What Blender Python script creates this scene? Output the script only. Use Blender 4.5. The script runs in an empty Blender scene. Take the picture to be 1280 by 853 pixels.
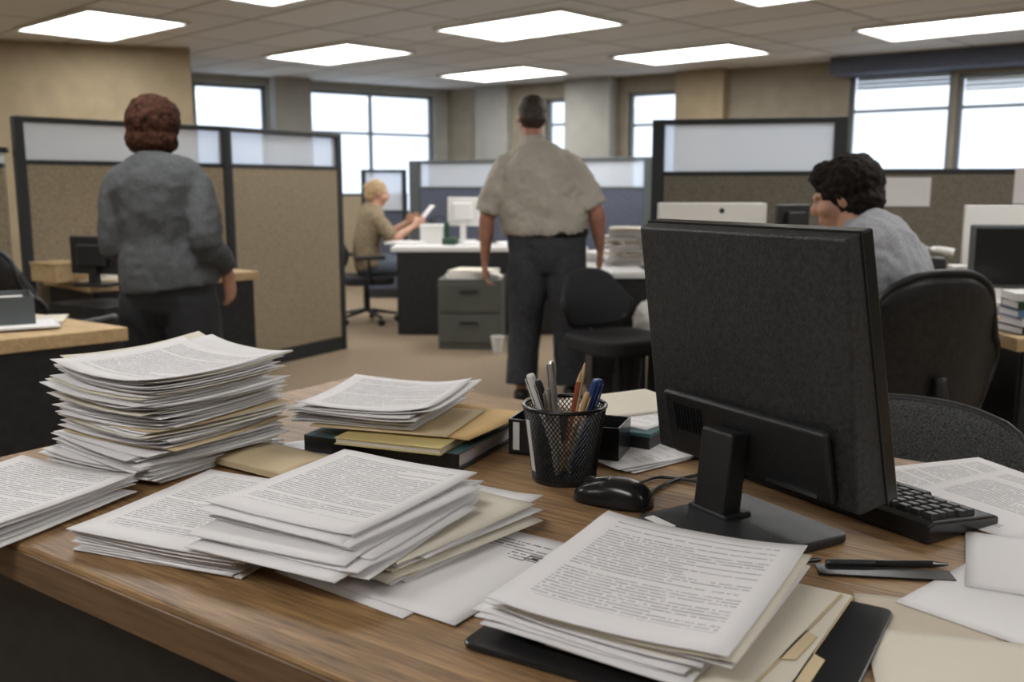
import bpy, bmesh, math, random
from mathutils import Vector, Matrix, noise
random.seed(7)
PI = math.pi
sc = bpy.context.scene
COL = sc.collection

# ---------------------------------------------------------------- camera, world, exposure
CAM_H = 1.24; PITCH = math.radians(9.25); FPX = 1190.0
cd = bpy.data.cameras.new('camera'); cam = bpy.data.objects.new('camera', cd); COL.objects.link(cam)
cam.location = (0, 0, CAM_H); cam.rotation_euler = (PI/2 - PITCH, 0, 0)
cd.sensor_width = 36; cd.lens = FPX/1280*36
cd.dof.use_dof = True; cd.dof.focus_distance = 1.38; cd.dof.aperture_fstop = 5.0
cd.clip_start = .05
sc.camera = cam
w = bpy.data.worlds.new('overcast sky'); sc.world = w; w.use_nodes = True
bg = w.node_tree.nodes['Background']; bg.inputs[0].default_value = (.82, .88, 1, 1); bg.inputs[1].default_value = .9
sc.view_settings.view_transform = 'Standard'; sc.view_settings.look = 'None'
sc.view_settings.exposure = 1.15; sc.view_settings.gamma = 1; sc.view_settings.use_curve_mapping = False
LAMP = 5.0          # brightness of the ceiling light diffusers
D = .77             # height of the near desk top

def P(x, y, z):
    "point of the photograph at height z"
    d = Vector((0, math.cos(PITCH), -math.sin(PITCH))) + Vector((1, 0, 0))*((x-640)/FPX) \
        + Vector((0, math.sin(PITCH), math.cos(PITCH)))*((426.5-y)/FPX)
    return Vector((0, 0, CAM_H)) + d*((z-CAM_H)/d.z)
def azv(a): a = math.radians(a); return Vector((math.sin(a), math.cos(a), 0))
def rz(az): return -math.radians(az)
def az_of(v): return math.degrees(math.atan2(v.x, v.y))

# ---------------------------------------------------------------- materials
MATS = {}
def mat(name, col, rough=.6, metal=0, nscale=0, namt=.15, bump=0, bscale=200, col2=None, spec=.5, coat=0, stretch=None):
    m = bpy.data.materials.new(name); m.use_nodes = True; nt = m.node_tree; N = nt.nodes; L = nt.links
    b = N['Principled BSDF']
    b.inputs['Roughness'].default_value = rough; b.inputs['Metallic'].default_value = metal
    b.inputs['Specular IOR Level'].default_value = spec; b.inputs['Coat Weight'].default_value = coat
    c = (*col, 1)
    b.inputs['Base Color'].default_value = c
    tc = N.new('ShaderNodeTexCoord'); mp = N.new('ShaderNodeMapping'); L.new(tc.outputs['Object'], mp.inputs[0])
    if stretch: mp.inputs['Scale'].default_value = stretch
    if nscale:
        n = N.new('ShaderNodeTexNoise'); n.inputs['Scale'].default_value = nscale; n.inputs['Detail'].default_value = 5
        L.new(mp.outputs[0], n.inputs['Vector'])
        r = N.new('ShaderNodeValToRGB')
        c2 = col2 or tuple(max(0, x*(1-namt*2)) for x in col); c1 = tuple(min(1, x*(1+namt)) for x in col)
        r.color_ramp.elements[0].position = .32; r.color_ramp.elements[1].position = .68
        r.color_ramp.elements[0].color = (*c2, 1); r.color_ramp.elements[1].color = (*c1, 1)
        L.new(n.outputs['Fac'], r.inputs[0]); L.new(r.outputs[0], b.inputs['Base Color'])
    if bump:
        n2 = N.new('ShaderNodeTexNoise'); n2.inputs['Scale'].default_value = bscale; n2.inputs['Detail'].default_value = 3
        L.new(mp.outputs[0], n2.inputs['Vector'])
        bp = N.new('ShaderNodeBump'); bp.inputs['Strength'].default_value = bump; bp.inputs['Distance'].default_value = .002
        L.new(n2.outputs['Fac'], bp.inputs['Height']); L.new(bp.outputs[0], b.inputs['Normal'])
    MATS[name] = m
    return m
def math_node(nt, op, a, b=None, c=None):
    n = nt.nodes.new('ShaderNodeMath'); n.operation = op
    for i, v in enumerate((a, b, c)):
        if v is None: continue
        if isinstance(v, (int, float)): n.inputs[i].default_value = v
        else: nt.links.new(v, n.inputs[i])
    return n.outputs[0]
def text_mat(name, col, blocks, ink=.75):
    "paper with illegible printed rows; blocks = (u0,u1,v0,v1,rows,letters)"
    m = mat(name, col, .75, bump=.12, bscale=60, spec=.2); nt = m.node_tree; N = nt.nodes; L = nt.links
    uv = N.new('ShaderNodeUVMap'); sp = N.new('ShaderNodeSeparateXYZ'); L.new(uv.outputs[0], sp.inputs[0])
    oi = N.new('ShaderNodeObjectInfo'); rnd = math_node(nt, 'MULTIPLY', oi.outputs['Random'], 97.)
    U, V = sp.outputs[0], sp.outputs[1]; tot = None
    for (u0, u1, v0, v1, rows, lett) in blocks:
        r = math_node(nt, 'MULTIPLY', V, float(rows)); idn = math_node(nt, 'FLOOR', r); fr = math_node(nt, 'FRACT', r)
        band = math_node(nt, 'MULTIPLY', math_node(nt, 'GREATER_THAN', fr, .34), math_node(nt, 'LESS_THAN', fr, .80))
        wn = N.new('ShaderNodeTexWhiteNoise'); wn.noise_dimensions = '1D'
        L.new(math_node(nt, 'ADD', idn, rnd), wn.inputs['W'])
        short = math_node(nt, 'MULTIPLY', math_node(nt, 'GREATER_THAN', wn.outputs['Value'], .78), math_node(nt, 'MULTIPLY', wn.outputs['Value'], .45*(u1-u0)))
        inu = math_node(nt, 'MULTIPLY', math_node(nt, 'GREATER_THAN', U, u0), math_node(nt, 'LESS_THAN', U, math_node(nt, 'SUBTRACT', u1, short)))
        inv = math_node(nt, 'MULTIPLY', math_node(nt, 'GREATER_THAN', V, v0), math_node(nt, 'LESS_THAN', V, v1))
        para = math_node(nt, 'GREATER_THAN', wn.outputs['Value'], .10)
        cx = N.new('ShaderNodeCombineXYZ'); L.new(math_node(nt, 'MULTIPLY', U, float(lett)), cx.inputs[0])
        L.new(math_node(nt, 'MULTIPLY', idn, 5.7), cx.inputs[1]); L.new(rnd, cx.inputs[2])
        n1 = N.new('ShaderNodeTexNoise'); n1.inputs['Scale'].default_value = .22; n1.inputs['Detail'].default_value = 4; L.new(cx.outputs[0], n1.inputs['Vector'])
        word = math_node(nt, 'GREATER_THAN', n1.outputs['Fac'], .41)
        a = math_node(nt, 'MULTIPLY', math_node(nt, 'MULTIPLY', band, word), math_node(nt, 'MULTIPLY', inu, inv))
        a = math_node(nt, 'MULTIPLY', a, para)
        tot = a if tot is None else math_node(nt, 'MAXIMUM', tot, a)
    # uneven print density
    n3 = N.new('ShaderNodeTexNoise'); n3.inputs['Scale'].default_value = 9; L.new(uv.outputs[0], n3.inputs['Vector'])
    tot = math_node(nt, 'MULTIPLY', math_node(nt, 'MULTIPLY', tot, ink), math_node(nt, 'ADD', n3.outputs['Fac'], .35))
    mx = N.new('ShaderNodeMix'); mx.data_type = 'RGBA'; L.new(tot, mx.inputs[0])
    mx.inputs[6].default_value = (*col, 1); mx.inputs[7].default_value = (.06, .06, .07, 1)
    L.new(mx.outputs[2], N['Principled BSDF'].inputs['Base Color'])
    return m
def wood(name, c1, c2, rough=.38, sc_=(1, 14, 14), rot=0):
    m = mat(name, c1, rough); nt = m.node_tree; N = nt.nodes; L = nt.links; b = N['Principled BSDF']
    tc = N.new('ShaderNodeTexCoord'); mr = N.new('ShaderNodeMapping'); mr.inputs['Rotation'].default_value = (0, 0, rot)
    mp = N.new('ShaderNodeMapping'); mp.inputs['Scale'].default_value = sc_
    L.new(tc.outputs['Object'], mr.inputs[0]); L.new(mr.outputs[0], mp.inputs[0])
    n = N.new('ShaderNodeTexNoise'); n.inputs['Scale'].default_value = 3.2; n.inputs['Detail'].default_value = 9; n.inputs['Distortion'].default_value = 1.2
    n2 = N.new('ShaderNodeTexNoise'); n2.inputs['Scale'].default_value = 18; n2.inputs['Detail'].default_value = 3
    L.new(mp.outputs[0], n.inputs['Vector']); L.new(mp.outputs[0], n2.inputs['Vector'])
    r = N.new('ShaderNodeValToRGB'); r.color_ramp.elements[0].color = (*c2, 1); r.color_ramp.elements[1].color = (*c1, 1)
    r.color_ramp.elements[0].position = .36; r.color_ramp.elements[1].position = .66
    s = math_node(nt, 'ADD', math_node(nt, 'MULTIPLY', n.outputs['Fac'], .65), math_node(nt, 'MULTIPLY', n2.outputs['Fac'], .35))
    L.new(s, r.inputs[0]); L.new(r.outputs[0], b.inputs['Base Color'])
    bp = N.new('ShaderNodeBump'); bp.inputs['Strength'].default_value = .15; bp.inputs['Distance'].default_value = .001
    L.new(s, bp.inputs['Height']); L.new(bp.outputs[0], b.inputs['Normal'])
    return m
def emit(name, col, s):
    m = bpy.data.materials.new(name); m.use_nodes = True; b = m.node_tree.nodes['Principled BSDF']
    b.inputs['Base Color'].default_value = (*col, 1); b.inputs['Emission Color'].default_value = (*col, 1); b.inputs['Emission Strength'].default_value = s
    return m
def glass(name, tint=(1, 1, 1), frost=0.0, gl=.06):
    m = bpy.data.materials.new(name); m.use_nodes = True; nt = m.node_tree; N = nt.nodes; L = nt.links
    for n in list(N): N.remove(n)
    out = N.new('ShaderNodeOutputMaterial'); t = N.new('ShaderNodeBsdfTransparent'); t.inputs[0].default_value = (*tint, 1)
    g = N.new('ShaderNodeBsdfGlossy'); g.inputs['Roughness'].default_value = .08 + frost*.3
    mx = N.new('ShaderNodeMixShader'); mx.inputs[0].default_value = gl; L.new(t.outputs[0], mx.inputs[1]); L.new(g.outputs[0], mx.inputs[2])
    last = mx
    if frost:
        d = N.new('ShaderNodeBsdfTranslucent'); d.inputs[0].default_value = (*tint, 1)
        df = N.new('ShaderNodeBsdfDiffuse'); df.inputs[0].default_value = (*tint, 1)
        m3 = N.new('ShaderNodeMixShader'); m3.inputs[0].default_value = .5; L.new(d.outputs[0], m3.inputs[1]); L.new(df.outputs[0], m3.inputs[2])
        m2 = N.new('ShaderNodeMixShader'); m2.inputs[0].default_value = frost; L.new(mx.outputs[0], m2.inputs[1]); L.new(m3.outputs[0], m2.inputs[2]); last = m2
    L.new(last.outputs[0], out.inputs[0])
    return m

PAPER_C = (.76, .74, .745)
M = dict(
    paper=mat('plain paper', PAPER_C, .75, nscale=2, namt=.03, spec=.2),
    paperb=mat('creamy paper', (.68, .63, .53), .75, nscale=2, namt=.04, spec=.2),
    text=text_mat('printed paper', PAPER_C, [(.10, .90, .14, .92, 40, 260)], .5),
    text2=text_mat('memo paper', PAPER_C, [(.10, .90, .32, .72, 40, 260), (.10, .55, .80, .90, 40, 260), (.1, .8, .1, .24, 40, 260)], .55),
    letter=text_mat('addressed paper', PAPER_C, [(.30, .85, .80, .90, 32, 150), (.62, .9, .70, .80, 32, 150), (.1, .3, .55, .62, 32, 150)], .8),
    manila=mat('manila card', (.62, .50, .32), .7, nscale=5, namt=.06, spec=.2),
    orange=mat('ochre envelope', (.62, .42, .19), .7, nscale=5, namt=.08, spec=.2),
    beige=mat('beige envelope', (.56, .49, .39), .75, nscale=8, namt=.06, spec=.2),
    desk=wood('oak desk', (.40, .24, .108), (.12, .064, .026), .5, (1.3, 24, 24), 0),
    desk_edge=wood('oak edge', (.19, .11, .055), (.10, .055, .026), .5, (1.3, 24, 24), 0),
    palewood=wood('pale wood', (.60, .44, .24), (.42, .28, .14), .45, (1.5, 10, 10), .5),
    black=mat('black plastic', (.016, .016, .017), .42, bump=.25, bscale=500, nscale=300, namt=.3),
    blackg=mat('gloss black plastic', (.012, .012, .013), .22, bump=.03, bscale=300),
    shell=mat('textured black plastic', (.026, .026, .027), .5, bump=.6, bscale=420, nscale=140, namt=.35),
    blackpanel=mat('black laminate', (.013, .013, .014), .55, nscale=30, namt=.3),
    silver=mat('brushed steel', (.55, .55, .55), .3, 1),
    darkmetal=mat('dark metal', (.045, .047, .05), .4, .6),
    leather=mat('black leather', (.018, .018, .018), .38, bump=.5, bscale=120, nscale=60, namt=.3),
    meshcloth=mat('grey mesh cloth', (.07, .072, .068), .75, bump=.9, bscale=500, nscale=350, namt=.6),
    blackcloth=mat('black cloth', (.017, .017, .019), .85, bump=.5, bscale=300),
    fabric=mat('beige panel cloth', (.34, .275, .185), .9, nscale=160, namt=.22, bump=.4, bscale=300),
    fabricg=mat('grey brown panel cloth', (.20, .175, .135), .9, nscale=160, namt=.22, bump=.4, bscale=300),
    fabricb=mat('blue grey panel cloth', (.10, .115, .16), .9, nscale=120, namt=.2, bump=.4, bscale=300),
    frame=mat('dark panel frame', (.03, .033, .036), .5, .3),
    frameg=mat('grey panel frame', (.10, .115, .12), .5, .3),
    glass=glass('clear window glass', (.95, .98, 1), 0, .05),
    pglass=glass('frosted partition glass', (.88, .92, .98), .5, .08),
    wall=mat('warm grey paint', (.33, .325, .295), .85, nscale=4, namt=.05),
    wallt=mat('tan paint', (.32, .255, .165), .85, nscale=6, namt=.06),
    wallb=mat('brown grey paint', (.27, .235, .18), .85, nscale=6, namt=.06),
    winframe=mat('grey window frame', (.16, .18, .19), .5, .2),
    blind=mat('pale blind slats', (.7, .72, .74), .6),
    carpet=mat('brown carpet', (.27, .20, .13), .95, nscale=90, namt=.25, bump=.8, bscale=200),
    light_frame=mat('white enamel', (.7, .7, .68), .4),
    lamp=emit('lit diffuser', (1, .995, .975), LAMP),
    teal=mat('teal book cloth', (.05, .11, .12), .6, nscale=20, namt=.15),
    yellow=mat('yellow notebook', (.62, .50, .22), .65),
    greycab=mat('grey green enamel', (.10, .107, .092), .45, nscale=3, namt=.08),
    white=mat('white plastic', (.72, .71, .69), .4),
    bluepl=mat('blue plastic', (.03, .07, .25), .35),
    redpl=mat('russet pencil paint', (.35, .09, .04), .4),
    greenpl=mat('dark green plastic', (.015, .05, .025), .4),
    pencil=mat('pencil wood', (.62, .42, .22), .6),
    skin=mat('skin', (.50, .27, .18), .5, nscale=20, namt=.06, bump=.1, bscale=100),
    skinr=mat('ruddy skin', (.46, .22, .15), .5, nscale=20, namt=.08, bump=.1, bscale=100),
    hair_b=mat('auburn brown hair', (.055, .021, .012), .8, bump=.7, bscale=90, nscale=60, namt=.4, spec=.15),
    hair_d=mat('dark brown hair', (.018, .013, .010), .8, bump=.7, bscale=90, nscale=70, namt=.4, spec=.2),
    hair_m=mat('short brown hair', (.05, .030, .020), .55, bump=1, bscale=120, nscale=80, namt=.4),
    hair_y=mat('blonde hair', (.52, .36, .19), .5, bump=1, bscale=90, nscale=60, namt=.3),
    shirt=mat('cream grey shirt cotton', (.44, .405, .345), .8, nscale=5, namt=.06, bump=.3, bscale=40),
    tee=mat('heather grey jersey', (.30, .305, .325), .85, nscale=180, namt=.15, bump=.3, bscale=250),
    tweed=mat('charcoal tweed', (.085, .090, .095), .9, nscale=330, namt=.35, bump=.5, bscale=200),
    trouser=mat('charcoal trouser wool', (.045, .047, .055), .85, nscale=60, namt=.2, bump=.3, bscale=60),
    btrouser=mat('black trouser wool', (.017, .017, .02), .85, bump=.3, bscale=60),
    jean=mat('grey blue denim', (.15, .18, .23), .85, nscale=60, namt=.2),
    khaki=mat('khaki knit', (.27, .21, .13), .85, nscale=40, namt=.15),
    shoe=mat('black shoe leather', (.015, .013, .012), .35),
    eye=mat('eye white', (.7, .7, .68), .2),
    bluep=mat('blue cover', (.10, .18, .32), .6),
)
# ceiling material: lay-in tiles on a grid
def ceiling_mat():
    m = mat('ceiling tiles', (.50, .50, .48), .9); nt = m.node_tree; N = nt.nodes; L = nt.links
    tc = N.new('ShaderNodeTexCoord'); mp = N.new('ShaderNodeMapping'); mp.inputs['Rotation'].default_value = (0, 0, math.radians(45)); L.new(tc.outputs['Object'], mp.inputs[0])
    br = N.new('ShaderNodeTexBrick'); br.offset = 0; br.inputs['Scale'].default_value = 1; br.inputs['Brick Width'].default_value = 1.22; br.inputs['Row Height'].default_value = .61
    br.inputs['Mortar Size'].default_value = .016; br.inputs['Color1'].default_value = (.66, .66, .64, 1); br.inputs['Color2'].default_value = (.55, .55, .54, 1); br.inputs['Mortar'].default_value = (.25, .25, .24, 1)
    L.new(mp.outputs[0], br.inputs['Vector']); L.new(br.outputs['Color'], N['Principled BSDF'].inputs['Base Color'])
    return m
M['ceiling'] = ceiling_mat()

# ---------------------------------------------------------------- helpers
def tag(o, label=None, cat=None, group=None, kind=None):
    if label: o['label'] = label
    if cat: o['category'] = cat
    if group: o['group'] = group
    if kind: o['kind'] = kind
    return o
def thing(name, label, cat, loc=(0, 0, 0), az=0, group=None):
    o = bpy.data.objects.new(name, None); COL.objects.link(o); o.location = loc; o.rotation_euler = (0, 0, rz(az))
    o.empty_display_size = .1
    return tag(o, label, cat, group)
def obj(name, bm, m, parent=None, smooth=False, bevel=0, loc=None, az=None, seg=2):
    if bevel: pass
    bmesh.ops.recalc_face_normals(bm, faces=bm.faces)
    me = bpy.data.meshes.new(name); bm.to_mesh(me); bm.free()
    me.materials.append(m)
    o = bpy.data.objects.new(name, me); COL.objects.link(o)
    if parent is not None: o.parent = parent
    if loc is not None: o.location = loc
    if az is not None: o.rotation_euler = (0, 0, rz(az))
    if smooth:
        for p in me.polygons: p.use_smooth = True
    if bevel:
        b = o.modifiers.new('bevel', 'BEVEL'); b.width = bevel; b.segments = seg; b.limit_method = 'ANGLE'
    return o
def box(bm, c, s, R=None, taper=None):
    "box centred at c with sizes s; R a rotation matrix; taper scales the top"
    vs = []
    for z in (-.5, .5):
        for x, y in ((-.5, -.5), (.5, -.5), (.5, .5), (-.5, .5)):
            t = (taper if (taper and z > 0) else 1)
            v = Vector((x*s[0]*t, y*s[1]*t, z*s[2]))
            if R: v = R @ v
            vs.append(bm.verts.new(v + Vector(c)))
    for f in ((3, 2, 1, 0), (4, 5, 6, 7), (0, 1, 5, 4), (1, 2, 6, 5), (2, 3, 7, 6), (3, 0, 4, 7)):
        bm.faces.new([vs[i] for i in f])
    return bm
def B(c, s, R=None, taper=None): return box(bmesh.new(), c, s, R, taper)
def prism(bm, pts, z0, z1):
    a = [bm.verts.new((p[0], p[1], z0)) for p in pts]; b = [bm.verts.new((p[0], p[1], z1)) for p in pts]
    bm.faces.new(a[::-1]); bm.faces.new(b); n = len(pts)
    for i in range(n): bm.faces.new([a[i], a[(i+1) % n], b[(i+1) % n], b[i]])
    return bm
def catmull(pts, sub):
    out = []
    n = len(pts)
    for i in range(n-1):
        p0 = pts[max(0, i-1)]; p1 = pts[i]; p2 = pts[i+1]; p3 = pts[min(n-1, i+2)]
        for k in range(sub):
            t = k/sub
            out.append(tuple(.5*((2*b) + (-a+c)*t + (2*a-5*b+4*c-d)*t*t + (-a+3*b-3*c+d)*t**3) for a, b, c, d in zip(p0, p1, p2, p3)))
    out.append(tuple(pts[-1])); return out
def limb(bm, secs, side=(1, 0, 0), seg=14, sub=4):
    "closed loft; secs = (x,y,z,rx,ry) ; rx along side"
    secs = [tuple(s) if len(s) == 5 else (*s, s[3]) for s in secs]
    pts = catmull(secs, sub) if sub > 1 else secs
    rings = []; n = len(pts); side = Vector(side)
    for i, s in enumerate(pts):
        p = Vector(s[:3]); a = Vector(pts[max(0, i-1)][:3]); b = Vector(pts[min(n-1, i+1)][:3])
        t = (b-a).normalized(); u = (side - t*side.dot(t))
        if u.length < 1e-3: u = t.orthogonal()
        u.normalize(); v = t.cross(u); rx = max(s[3], .001); ry = max(s[4], .001)
        rings.append([bm.verts.new(p + u*(math.cos(2*PI*k/seg)*rx) + v*(math.sin(2*PI*k/seg)*ry)) for k in range(seg)])
    for i in range(len(rings)-1):
        for k in range(seg):
            bm.faces.new([rings[i][k], rings[i][(k+1) % seg], rings[i+1][(k+1) % seg], rings[i+1][k]])
    bm.faces.new(rings[0][::-1]); bm.faces.new(rings[-1])
    return bm
def tube(bm, pts, r, seg=8, sub=6):
    return limb(bm, [(*p, r, r) for p in pts], side=(.13, .2, 1), seg=seg, sub=sub)
def ell(bm, c, r, R=None, u=20, v=12):
    m = Matrix.Translation(Vector(c)) @ ((R.to_4x4() if R else Matrix.Identity(4))) @ Matrix.Diagonal((*r, 1))
    bmesh.ops.create_uvsphere(bm, u_segments=u, v_segments=v, radius=1, matrix=m); return bm
def lathe(bm, prof, seg=40, c=(0, 0, 0)):
    rings = [[bm.verts.new((c[0]+r*math.cos(2*PI*k/seg), c[1]+r*math.sin(2*PI*k/seg), c[2]+z)) for k in range(seg)] for r, z in prof]
    for i in range(len(rings)-1):
        for k in range(seg): bm.faces.new([rings[i][k], rings[i][(k+1) % seg], rings[i+1][(k+1) % seg], rings[i+1][k]])
    bm.faces.new(rings[0][::-1]); bm.faces.new(rings[-1]); return bm
def rect_round(w, l, r, n=5):
    pts = []
    for cx, cy, a0 in ((w/2-r, l/2-r, 0), (-w/2+r, l/2-r, 90), (-w/2+r, -l/2+r, 180), (w/2-r, -l/2+r, 270)):
        for k in range(n+1):
            a = math.radians(a0+90*k/n); pts.append((cx+r*math.cos(a), cy+r*math.sin(a)))
    return pts
CLOUD = {}
def displace(o, size, strength, name=None):
    k = ('cl', size)
    if k not in CLOUD:
        t = bpy.data.textures.new('folds', 'CLOUDS'); t.noise_scale = size; t.noise_depth = 2; CLOUD[k] = t
    d = o.modifiers.new('folds', 'DISPLACE'); d.texture = CLOUD[k]; d.strength = strength; d.mid_level = .5; d.texture_coords = 'LOCAL'
def remesh(o, v):
    r = o.modifiers.new('remesh', 'REMESH'); r.mode = 'VOXEL'; r.voxel_size = v; r.use_smooth_shade = True
    s = o.modifiers.new('smooth', 'SMOOTH'); s.factor = .5; s.iterations = 4

# ================================================================= ROOM
ZC = 2.60
C = Vector((-.93, 14.0, 0))
WR = C + azv(125)*12.0; WL = C + azv(235)*9.5
BL = Vector((WL.x, -4, 0)); BR = Vector((WR.x, -4, 0))
room = [BL, BR, WR, C, WL]
def struct(name, bm, m, **k): return tag(obj(name, bm, m, **k), kind='structure')
struct('floor', prism(bmesh.new(), [(p.x, p.y) for p in room], -.1, 0), M['carpet'])
struct('ceiling', prism(bmesh.new(), [(p.x, p.y) for p in room], ZC, ZC+.12), M['ceiling'])
def wall_hit(px, py, p0, az):
    "distance along a wall (through p0, direction az) seen at a point of the photograph, and its height"
    a = Vector((0, 0, CAM_H)); b = P(px, py, CAM_H + (5 if py < 232 else -5)); r = b-a
    d = azv(az); n = Vector((d.y, -d.x, 0)); t = (p0-a).dot(n)/r.dot(n); q = a+r*t
    return (q-p0).dot(d), q.z
def wall(name, p0, az, length, m, holes=(), th=.2, inward=1):
    bm = bmesh.new(); d = azv(az); n = Vector((d.y, -d.x, 0))*(-th*inward)
    def seg(s0, s1, z0, z1):
        if s1-s0 < 1e-4 or z1-z0 < 1e-4: return
        q = [p0+d*s0, p0+d*s1, p0+d*s1+n, p0+d*s0+n]; prism(bm, [(v.x, v.y) for v in q], z0, z1)
    s = 0
    for (a, b, z0, z1) in sorted(holes):
        seg(s, a, 0, ZC); seg(a, b, 0, z0); seg(a, b, z1, ZC); s = b
    seg(s, length, 0, ZC)
    return struct(name, bm, m)
WN = [0]
def window(p0, az, a, b, z0, z1, inward=1, mull=1, rail=None, blinds=False):
    "frame, mullions, one pane of glass each, on the outer third of the wall"
    WN[0] += 1; d = azv(az); n = Vector((d.y, -d.x, 0))*(-inward)
    t = bpy.data.objects.new('window_%d' % WN[0], None); COL.objects.link(t); tag(t, kind='structure')
    t.location = p0 + d*((a+b)/2) + n*.1; t.rotation_euler = (0, 0, rz(az)+PI/2)   # local x along the wall
    W = b-a; bm = bmesh.new(); f = .045
    box(bm, (0, 0, z0+f/2), (W, .06, f)); box(bm, (0, 0, z1-f/2), (W, .06, f))
    for s in (-1, 1): box(bm, (s*(W/2-f/2), 0, (z0+z1)/2), (f, .06, z1-z0))
    for k in range(1, mull): box(bm, (-W/2+W*k/mull, 0, (z0+z1)/2), (.04, .05, z1-z0))
    if rail: box(bm, (0, 0, rail), (W, .05, .035))
    obj('window_frame', bm, M['winframe'], t)
    obj('window_pane', B((0, 0, (z0+z1)/2), (W-.02, .006, z1-z0-.02)), M['glass'], t)
    obj('window_sill', B((0, 0, z0-.015), (W+.04, .22, .03)), M['light_frame'], t)
    if blinds:
        bm = bmesh.new()
        R = Matrix.Rotation(math.radians(62), 3, 'X')
        for k in range(blinds): box(bm, (0, .0 + .05*(1), z1-.06-k*.045), (W-.1, .045, .003), R)
        obj('blind_slats', bm, M['blind'], t)
# window wall on the left (runs from the far corner back towards the left)
def hit(px, py, az): return wall_hit(px, py, C, az)
LAZ, RAZ = 235, 125
def span(x0, x1, y0, az):
    s0, z = hit(x0, y0, az); s1, z1 = hit(x1, y0, az); return min(s0, s1), max(s0, s1), z
wl = []
for (x0, x1, yt) in ((241, 333, 96), (382, 543, 110)):
    a, b, z = span(x0, x1, yt, LAZ); wl.append((a, b, .85, min(z, 2.5)))
wall('wall_left', C, LAZ, 9.5, M['wall'], wl, inward=-1)
for i, h in enumerate(wl): window(C, LAZ, *h, inward=-1, mull=2 if i else 1, rail=1.95)
wb = []
for (x0, x1, yt) in ((681, 711, 124), (784, 848, 116), (1062, 1192, 92), (1198, 1330, 92)):
    a, b, z = span(x0, x1, yt, RAZ); wb.append((a, b, 1.0, min(z, 2.5)))
wall('wall_back', C, RAZ, 12, M['wallb'], wb, inward=1)
for i, h in enumerate(wb): window(C, RAZ, *h, inward=1, mull=1, rail=2.05 if i != 1 else 2.0, blinds=3 if i > 1 else 0)
wall('wall_right', WR, 180, (WR-BR).length, M['wallb'], inward=1)
wall('wall_near', BR, 270, (BR-BL).length, M['wall'], inward=1)
wall('wall_far_left', BL, 0, (WL-BL).length, M['wallt'], inward=1)
# tan block of wall standing forward at the left
q = [P(237, 60, ZC), P(20, 50, ZC)]
d0 = (q[1]-q[0]).normalized(); e = q[0]+d0*3.6
struct('wall_side_left', prism(bmesh.new(), [(q[0].x, q[0].y), (e.x, e.y), (e.x-.3, e.y+.8), (-4.3, 11.6)], 0, ZC), M['wallt'])
# pillars and wall pilasters along the back
def pilaster(name, x0, x1, yt, az, depth, m, sgn):
    a, b, z = span(x0, x1, yt, az); d = azv(az); n = Vector((d.y, -d.x, 0))*sgn*depth
    q = [C+d*a, C+d*b, C+d*b+n, C+d*a+n]; return struct(name, prism(bmesh.new(), [(v.x, v.y) for v in q], 0, ZC), m)
pilaster('trim_1', 852, 912, 90, RAZ, .16, M['wallt'], 1)
pilaster('trim_2', 335, 380, 100, LAZ, .22, M['wall'], -1)
pilaster('trim_3', 716, 772, 100, RAZ, .2, M['wall'], 1)
pilaster('trim_4', 600, 640, 100, RAZ, .12, M['wall'], 1)
# bulkhead above the right hand windows
a, b, z = span(1050, 1300, 80, RAZ); d = azv(RAZ); n = Vector((d.y, -d.x, 0))*.35
struct('trim_5', prism(bmesh.new(), [tuple((C+d*a)[:2]), tuple((C+d*(b+3))[:2]), tuple((C+d*(b+3)+n)[:2]), tuple((C+d*a+n)[:2])], 2.42, ZC), M['fabricb'])

# ceiling lights on their grid
g0 = Vector((.14, 8.45, ZC)); ga = Vector((1.70, 1.76, 0)); gb = Vector((-1.95, 1.75, 0))
def inside(p, mrg=.7):
    n = len(room); s = []
    for i in range(n):
        a, b = room[i], room[(i+1) % n]; e_ = (b-a).normalized(); nn = Vector((-e_.y, e_.x, 0)); s.append((p-a).dot(nn))
    return min(s) > mrg
LL = {(0, 0): 'large lit ceiling panel nearest the camera, above the standing man', (1, 0): 'lit ceiling panel right of the standing man, slanting over the back windows',
      (0, 1): 'lit ceiling panel on the left, above the pillar between the windows', (1, 1): 'small far lit ceiling panel right above the head of the standing man',
      (-1, 1): 'lit ceiling panel at the far left edge, above the tan wall', (1, -1): 'lit ceiling panel at the far right, above the right windows'}
proto = None
def make_light():
    t = thing('ceiling_light', 'x', 'ceiling light')
    bm = bmesh.new()
    for s in (-1, 1):
        box(bm, (s*.70, 0, -.012), (.035, .88, .03)); box(bm, (0, s*.425, -.012), (1.435, .035, .03))
    obj('light_frame', bm, M['light_frame'], t); obj('diffuser', B((0, 0, -.008), (1.37, .82, .012)), M['lamp'], t)
    return t
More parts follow.
